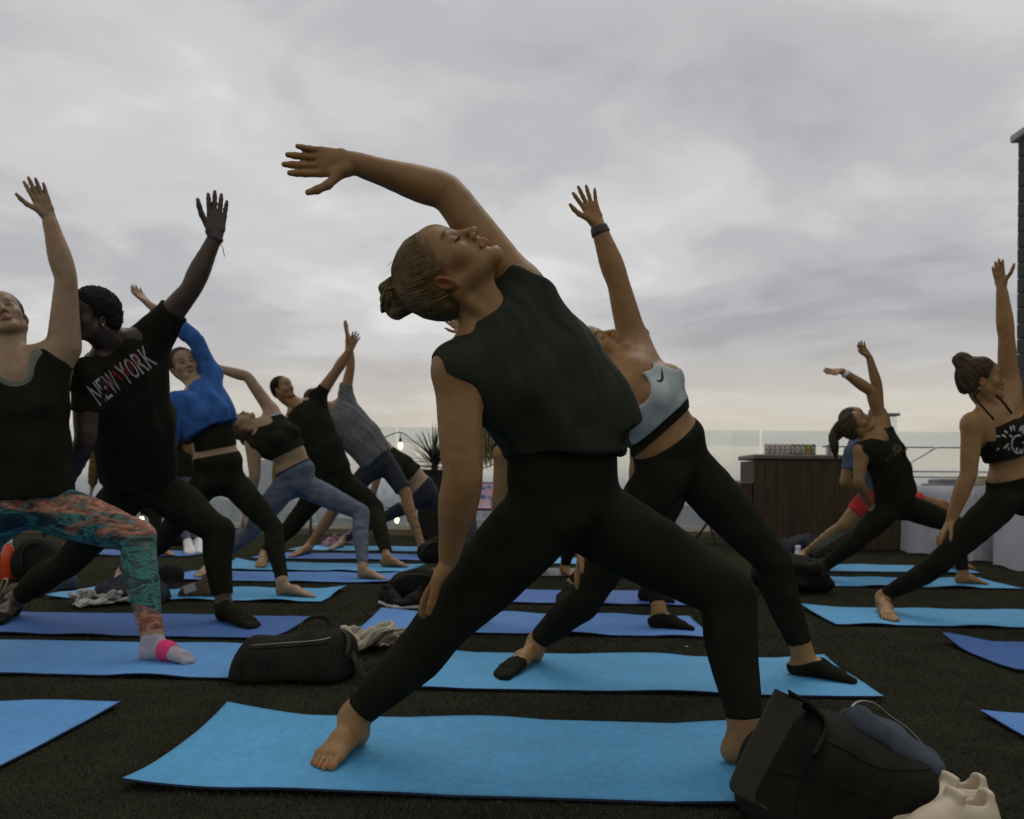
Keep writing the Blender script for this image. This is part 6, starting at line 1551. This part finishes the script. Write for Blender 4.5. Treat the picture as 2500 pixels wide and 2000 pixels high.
def sim_cloth(name, at, size, mat, label, seed, tilt=(1.2, .3, .4), drop=.30, res=(60, 46), squeeze=.75, bend=1.2):
    r = np.random.RandomState(seed); nx, ny = res; u = np.linspace(-.5, .5, nx); v = np.linspace(-.5, .5, ny); U, W = np.meshgrid(u, v, indexing='ij')
    X = U * size[0] * squeeze; Y = W * size[1] * squeeze; Z = np.zeros_like(X)
    for k in range(5):
        d = r.uniform(-1, 1, 2); d /= np.hypot(*d); Z += .030 * np.sin((U * d[0] * size[0] + W * d[1] * size[1]) * r.uniform(14, 34) + r.uniform(0, 6))
    R = Matrix.Rotation(tilt[2], 3, 'Z') @ Matrix.Rotation(tilt[0], 3, 'X') @ Matrix.Rotation(tilt[1], 3, 'Y'); V = np.stack([X, Y, Z], -1).reshape(-1, 3) @ np.array(R).T
    V[:, 2] -= V[:, 2].min() - .03 - drop * .2; V += A3(at[0], at[1], 0)
    I = np.arange(nx * ny).reshape(nx, ny); q = np.stack([I[:-1, :-1], I[1:, :-1], I[1:, 1:], I[:-1, 1:]], -1).reshape(-1, 4)
    o = mesh_obj(name, V, q, M[mat], None, True); c = o.modifiers.new('c', 'CLOTH'); st = c.settings; st.quality = 5; st.mass = .25; st.tension_stiffness = 8; st.compression_stiffness = 6; st.shear_stiffness = 3; st.bending_stiffness = bend; st.air_damping = 2.0
    c.collision_settings.collision_quality = 2; c.collision_settings.distance_min = .006; c.collision_settings.use_self_collision = True; c.collision_settings.self_distance_min = .006; c.point_cache.frame_end = 60
    SIM.append((o, name, mat, label))
def run_sims(frames=30):
    mb = MB(); mb.poly([(-9, -1, .0075), (9, -1, .0075), (9, 14, .0075), (-9, 14, .0075)], [(0, 1, 2, 3)]); fl = mb.build('sim_floor', M['turf']); fl.modifiers.new('k', 'COLLISION'); fl.collision.thickness_outer = .004; fl.collision.cloth_friction = 30
    for k in range(1, frames + 1): SC.frame_set(k)
    dg = bpy.context.evaluated_depsgraph_get(); out = []
    for o, name, mat, label in SIM:
        me = bpy.data.meshes.new_from_object(o.evaluated_get(dg)); out.append((name, me, mat, label))
    for o, *_ in SIM: bpy.data.objects.remove(o)
    bpy.data.objects.remove(fl); SC.frame_set(1)
    for name, me, mat, label in out:
        o = bpy.data.objects.new(name, me); COL.objects.link(o); tag(o, label, 'towel')
        V = np.empty(len(me.vertices) * 3, np.float32); me.vertices.foreach_get('co', V); V = V.reshape(-1, 3); V[:, 2] = np.maximum(V[:, 2], .0105); me.vertices.foreach_set('co', V.ravel())
        so = o.modifiers.new('thick', 'SOLIDIFY'); so.thickness = .004; so.offset = 1; sb_ = o.modifiers.new('sub', 'SUBSURF'); sb_.levels = 1; sb_.render_levels = 1
# cream towel beside it
g = G(885, 1590, 0); sim_cloth('towel', (g[0], g[1] + .04), (.80, .66), 'towel', 'crumpled cream towel heaped behind the black duffel bag', 21, (.65, .25, .5), squeeze=.50, bend=5.0)
def shoe(name, heel, toe, mat, sole, label, cat, group=None, hgt=.085, low=True, s=1.0, lace='offwhite'):
    heel, toe = np.asarray(heel, float), np.asarray(toe, float); g = unit(toe - heel); m = np.cross(Z3, g); L = np.linalg.norm(toe - heel); q = lambda a, b, c: heel + g * a * L + m * b * s + Z3 * c * s
    up = [ecap(q(.14, 0, .040), q(.50, 0, .040), m, .034 * s, .036 * s, .039 * s, .036 * s, .02, ''), ecap(q(.50, 0, .034), q(.86, 0, .026), m, .041 * s, .030 * s, .033 * s, .020 * s, .03, ''),
          ecap(q(.105, 0, .05), q(.36, 0, .060), m, .031 * s, .040 * s, .034 * s, .034 * s, .018, '', cap=.022 * s), ecap(q(.085, 0, .082), q(.075, 0, .104), m, .020 * s, .011 * s, .016 * s, .008 * s, .014, ''), cone(q(.40, 0, .068), q(.62, 0, .046), .024 * s, .020 * s, .02, ''),
          carve(ecap(q(.16, 0, .112), q(.33, 0, .108), m, .0225 * s, .060 * s, .0195 * s, .050 * s, .004, '', cap=.020 * s)),
          ecap(q(.40, 0, .078), q(.345, 0, .112), m, .019 * s, .0045 * s, .022 * s, .0045 * s, .004, '')]
    o = soft(name, up, mat, label, cat, .004 * max(1, s), .0008, 60, 2, floor=.010, group=group)
    g2 = garment('sole', sole, [ecap(q(.10, 0, .010), q(.55, 0, .010), m, .040 * s, .018 * s, .042 * s, .018 * s, .02, ''), ecap(q(.5, 0, .010), q(.90, 0, .014), m, .044 * s, .018 * s, .034 * s, .016 * s, .02, '')], .004, .002, [((0, 0, .0095), (0, 0, -1), None)]); V, F = run_garment(g2); mesh_obj('sole', V, F, M[sole], o, True)
    mb = MB()
    for k in range(4): a = .42 + .075 * k; mb.tube([q(a, -.022, .075 - .006 * k), q(a + .01, 0, .086 - .009 * k), q(a, .022, .075 - .006 * k)], .0028, 6)
    mb.build('laces', M[lace], o, True); return o
shoe('sneaker', G(935, 1472, .01), G(985, 1490, .01), 'nylon', 'white_sole', 'black trainer with white sole, left one of the pair beside the hand', 'shoe', 'black trainers with white soles', lace='strap')
shoe('sneaker', G(1062, 1478, .01), G(958, 1488, .01) + A3(0, -.02, 0), 'nylon', 'white_sole', 'black trainer with white sole, right one of the pair beside the hand', 'shoe', 'black trainers with white soles', lace='strap')
d = 5.0; q = lambda x, y, dd=0: P(x, y, d + dd)
o = soft('backpack', [ecap(q(985, 1432), q(1035, 1425), Z3, .09, .10, .10, .10, .03, ''), ell(q(1060, 1435), [X3, Y3, Z3], (.10, .09, .07), .03, '')], 'nylon', 'black bag slumped behind the black trainers', 'bag', .008, .008, 22, 2)
tubes('strap', [[q(960, 1420, -.1), q(985, 1405, -.1), q(1030, 1402, -.1), q(1060, 1410, -.1)]], .012, 'strap', o, .4)
d = 7.0; q = lambda x, y, dd=0: P(x, y, d + dd)
o = soft('backpack', [ecap(q(1045, 1350), q(1090, 1335), Z3, .09, .12, .12, .12, .04, ''), ell(q(1125, 1345), [X3, Y3, Z3], (.16, .1, .10), .04, '')], 'nylon', 'black bag on the mat end behind the front woman\'s arm', 'bag', .010, .010, 18, 5)
tubes('strap', [[q(1020, 1362, -.1), q(1045, 1330, -.1), q(1080, 1322, -.1)]], .014, 'strap', o, .4)
# big bag at lower right
def big_bag():
    d = 1.78; q = lambda x, y, dd=0: P(x, y, d + dd)
    prims = [ecap(q(1890, 1960), q(2200, 1985), Z3, .095, .14, .075, .13, .03, '', cap=.07), ecap(q(1880, 1880, .02), q(2030, 1862, .04), Z3, .09, .09, .095, .10, .05, '', cap=.06), ecap(q(1960, 1860, -.02), q(2190, 1900, .0), Z3, .11, .12, .075, .12, .05, '', cap=.06), ell(q(1990, 1850, .03), [X3, Y3, Z3], (.10, .09, .06), .06, ''),
             ecap(q(2050, 1800, .10), q(2240, 1900, .09), Z3, .07, .03, .05, .03, .03, ''), carve(ecap(q(2105, 1750, .04), q(2240, 1850, .03), unit(A3(.6, 0, .75)), .030, .060, .030, .055, .012, ''))]
    o = soft('tote_bag', prims, 'nylon', 'large open black bag with blue jeans inside at lower right', 'bag', .005, .007, 15, 8, fold2=.0012)
    j = soft('jeans', [ecap(q(2090, 1765, .03), q(2170, 1800, .02), unit(A3(.4, 0, .9)), .030, .07, .035, .07, .02, ''), ecap(q(2165, 1810, .01), q(2262, 1868, .0), unit(A3(.45, 0, .85)), .036, .08, .028, .07, .02, ''), cone(q(2110, 1752, .0), q(2150, 1790, -.03), .016, .02, .02, '')], 'denim', 'folded blue denim jeans stuffed in the open black bag', 'jeans', .005, .007, 40, 4, fold2=.002)
    tubes('zip', [[q(2074, 1772, .0), q(2078, 1730, .03), q(2100, 1712, .06), q(2135, 1718, .08), q(2175, 1750, .09), q(2215, 1778, .09), q(2250, 1815, .08), q(2278, 1850, .06)]], .0030, 'zip', o, .7)
    for pp in ([(2190, 1872), (2165, 1930), (2120, 1995)], [(1990, 1800), (2060, 1830), (2130, 1870), (2190, 1880), (2270, 1880)], [(1880, 1880), (1960, 1900), (2060, 1925), (2140, 1960)], [(1985, 1850), (1950, 1930), (1940, 1990)]): seam('seam', o, pp, .0014, 'nylon')
    # broad carry strap standing up
    L0 = [q(1858, 1950, -.16), q(1800, 1930, -.15), q(1792, 1890, -.13), q(1830, 1800, -.10), q(1925, 1690, -.06)]; V = []; F = []
    pts = catmull([q(1850, 1965, -.16), q(1812, 1935, -.17), q(1838, 1870, -.15), q(1880, 1790, -.12), q(1927, 1698, -.09)], 5); sd = unit(A3(.86, .25, -.42)); m = len(pts)
    for k, p in enumerate(pts):
        t = unit(pts[min(m - 1, k + 1)] - pts[max(0, k - 1)]); nn = unit(np.cross(t, sd)); w = .028 + .010 * k / m
        V += [p - sd * w + nn * .003, p + sd * w + nn * .003, p + sd * w - nn * .003, p - sd * w - nn * .003]
    for k in range(m - 1):
        for j in range(4): F.append((4 * k + j, 4 * k + (j + 1) % 4, 4 * k + 4 + (j + 1) % 4, 4 * k + 4 + j))
    F += [(3, 2, 1, 0), (4 * m - 4, 4 * m - 3, 4 * m - 2, 4 * m - 1)]
    mesh_obj('carry_strap', V, F, M['strap'], o, False)
    pts = catmull([q(1927, 1698, -.09), q(1985, 1735, -.05), q(2020, 1780, -.08), q(1990, 1850, -.13)], 5); V = []; F = []; m = len(pts)
    for k, p in enumerate(pts):
        t = unit(pts[min(m - 1, k + 1)] - pts[max(0, k - 1)]); s2 = unit(A3(.35, .75, -.5)); nn = unit(np.cross(t, s2)); w = .034
        V += [p - s2 * w + nn * .003, p + s2 * w + nn * .003, p + s2 * w - nn * .003, p - s2 * w - nn * .003]
    for k in range(m - 1):
        for j in range(4): F.append((4 * k + j, 4 * k + (j + 1) % 4, 4 * k + 4 + (j + 1) % 4, 4 * k + 4 + j))
    F += [(3, 2, 1, 0), (4 * m - 4, 4 * m - 3, 4 * m - 2, 4 * m - 1)]
    mesh_obj('carry_strap', V, F, M['nylon'], o, False)
big_bag()
e1 = A3(1.022, 1.712, .01); shoe('sneaker', e1, e1 + A3(-.255, -.05, 0), 'cream_shoe', 'white_sole', 'cream leather trainer, farther one of the pair at the bottom right', 'shoe', 'cream trainers', s=.98)
e2 = A3(.985, 1.622, .01); shoe('sneaker', e2, e2 + A3(-.255, -.045, 0), 'cream_shoe', 'white_sole', 'cream leather trainer, nearer one of the pair at the bottom right', 'shoe', 'cream trainers', s=.98)
# dark bags at right
d = 5.55; q = lambda x, y, dd=0: P(x, y, d + dd)
o = soft('backpack', [ecap(q(1870, 1405), q(1985, 1410), Z3, .10, .12, .10, .12, .05, ''), ell(q(1935, 1392), [X3, Y3, Z3], (.14, .12, .10), .05, ''), ell(q(2010, 1425), [X3, Y3, Z3], (.07, .09, .05), .03, ''), cone(q(1900, 1380, -.1), q(1990, 1392, -.1), .03, .04, .02, ''), cone(q(1880, 1420, -.12), q(1960, 1425, -.13), .035, .03, .015, '')], 'nylon', 'black bag slumped behind the bent knees right of centre', 'bag', .008, .016, 20, 7, fold2=.004)
tubes('strap', [[q(1862, 1390, -.12), q(1850, 1365, -.12), q(1862, 1345, -.1), q(1885, 1352, -.08)]], .012, 'strap', o, .4)
d = 7.4; q = lambda x, y, dd=0: P(x, y, d + dd)
g = G(1965, 1362, 0); heap('jacket', g[0], g[1] + .2, .30, .22, .24, 'navy', 'dark jacket heaped in front of the bar counter', 'jacket', 15, 6)
def bottle(px, py, Y, hgt, rad, mat, capm, label):
    b = P(px, py, Y); o = empty('water_bottle', (b[0], b[1], .0105)); tag(o, label, 'bottle'); s = hgt / .28; r = rad
    mb = MB(); mb.lathe([(r * .9, 0), (r, .006), (r, .15 * s), (r * .95, .18 * s), (r * .62, .225 * s), (r * .5, .245 * s)], n=28); mb.build('body', M[mat], o, True, local=True)
    mb = MB(); mb.lathe([(r * .56, .243 * s), (r * .58, .25 * s), (r * .58, .277 * s), (r * .5, .28 * s)], n=20); mb.build('cap', M[capm], o, True, local=True)
bottle(19, 1425, 5.85, .30, .046, 'orange', 'bottle_white', 'bright orange water bottle at the left edge'); bottle(1948, 1372, 6.35, .26, .036, 'bottle_white', 'bottle_white', 'white water bottle beside the dark jacket')
# heap of belongings at left
d = 5.4; q = lambda x, y, dd=0: P(x, y, d + dd)
o = soft('backpack', [ecap(q(75, 1375, .5), q(120, 1380, .5), Z3, .14, .13, .13, .13, .04, ''), ell(q(95, 1345, .5), [X3, Y3, Z3], (.13, .12, .10), .05, '')], 'nylon', 'black backpack standing behind the orange bottle', 'bag', .009, .009, 18, 1)
tubes('strap', [[q(55, 1385, .36), q(52, 1350, .36), q(70, 1330, .38), q(95, 1325, .4)]], .012, 'strap', o, .4)
o = soft('tote_bag', [ecap(q(35, 1455, -.3), q(85, 1465, -.35), Z3, .07, .08, .06, .08, .03, '')], 'brown_plaid', 'dark tote bag with cream straps by the left edge', 'bag', .008, .010, 22, 2)
tubes('strap', [[q(38, 1470, -.43), q(55, 1450, -.44), q(70, 1430, -.42), q(86, 1428, -.41), q(88, 1450, -.43), q(72, 1478, -.45)], [q(-5, 1445, -.42), q(8, 1415, -.42), q(18, 1418, -.42), q(5, 1450, -.42)]], .008, 'towel', o, .4)
soft('cloth_bag', [ecap(q(165, 1420), q(165, 1450), X3, .06, .06, .075, .06, .03, ''), cone(q(160, 1395), q(165, 1420), .02, .05, .03, '')], 'dusk_blue', 'dusky blue cloth bundle left of the white towel', 'bag', .008, .010, 20, 3)
g = G(232, 1476, 0); sim_cloth('towel', (g[0], g[1] + .04), (.78, .50), 'offwhite', 'white towel flung down behind the printed leggings', 23, (.6, .3, .3), squeeze=.60, bend=5.0)
g = G(300, 1475, 0); heap('jacket', g[0], g[1] + .15, .24, .16, .18, 'navy', 'dark jacket heaped under the white towel', 'jacket', 14, 8)
o = soft('backpack', [ecap(q(405, 1430, .1), q(420, 1470, .0), X3, .09, .10, .10, .10, .04, ''), ell(q(415, 1405, .1), [X3, Y3, Z3], (.08, .08, .07), .04, '')], 'nylon', 'black backpack behind the printed shin', 'bag', .009, .010, 18, 6)
o = soft('shoulder_bag', [ecap(q(470, 1460, -.3), q(530, 1455, -.3), Z3, .095, .08, .085, .08, .03, ''), ell(q(515, 1425, -.28), [X3, Y3, Z3], (.06, .05, .05), .04, '')], 'brown_plaid', 'brown plaid shoulder bag beside the NEW YORK man\'s shin', 'bag', .007, .010, 26, 7)
mb = MB(); c = q(463, 1437, -.42); mb.box(c, (.075, .004, .05), R=np.array([[.95, 0, -.3], [0, 1, 0], [.3, 0, .95]])); mb.build('tag', M['offwhite'], o)
# pink towel by the far mat
d = 9.6; q = lambda x, y, dd=0: P(x, y, d + dd)
g = G(826, 1335, 0); sim_cloth('towel', (g[0], g[1] + .1), (1.3, 1.0), 'pink_towel', 'pink towel bundle on the far mat left of the planter', 16, (1.0, .4, .2), squeeze=.40, bend=9.0)
d = 9.9; q = lambda x, y, dd=0: P(x, y, d + dd)
g = G(1096, 1305, 0); heap('towel', g[0], g[1], .10, .10, .16, 'offwhite', 'white cloth lying against the right side of the planter', 'towel', 17, 7)
o = soft('backpack', [ecap(q(385, 1320, -.6), q(440, 1325, -.6), Z3, .10, .12, .09, .12, .05, '')], 'nylon', 'dark bag left of the white trainers', 'bag', .010, .012, 18, 2)
mb = MB(); g = G(1676, 1580, .011); mb.box((0, 0, .003), (.016, .008, .003), .4, .0005); o = mb.build('paper_scrap', M['offwhite']); o.location = tuple(g); tag(o, 'tiny white paper scrap on the turf', 'litter')
run_sims()
# ------------------------------------------------------------------ air
def haze():
    m = bpy.data.materials.new('haze_air'); m.use_nodes = True; nt = m.node_tree; nt.nodes.clear(); out = N(nt, 'ShaderNodeOutputMaterial'); v = N(nt, 'ShaderNodeVolumePrincipled')
    v.inputs['Color'].default_value = (.80, .83, .88, 1); v.inputs['Density'].default_value = 2.2e-4; v.inputs['Anisotropy'].default_value = .2; nt.links.new(v.outputs[0], out.inputs['Volume'])
    mb = MB(); mb.box((0, 0, -32), (64000, 64000, 158)); o = mb.build('haze', m); o['kind'] = 'stuff'; tag(o, 'thin pale air haze over the far city', 'haze')
haze()

people_done = build_people()
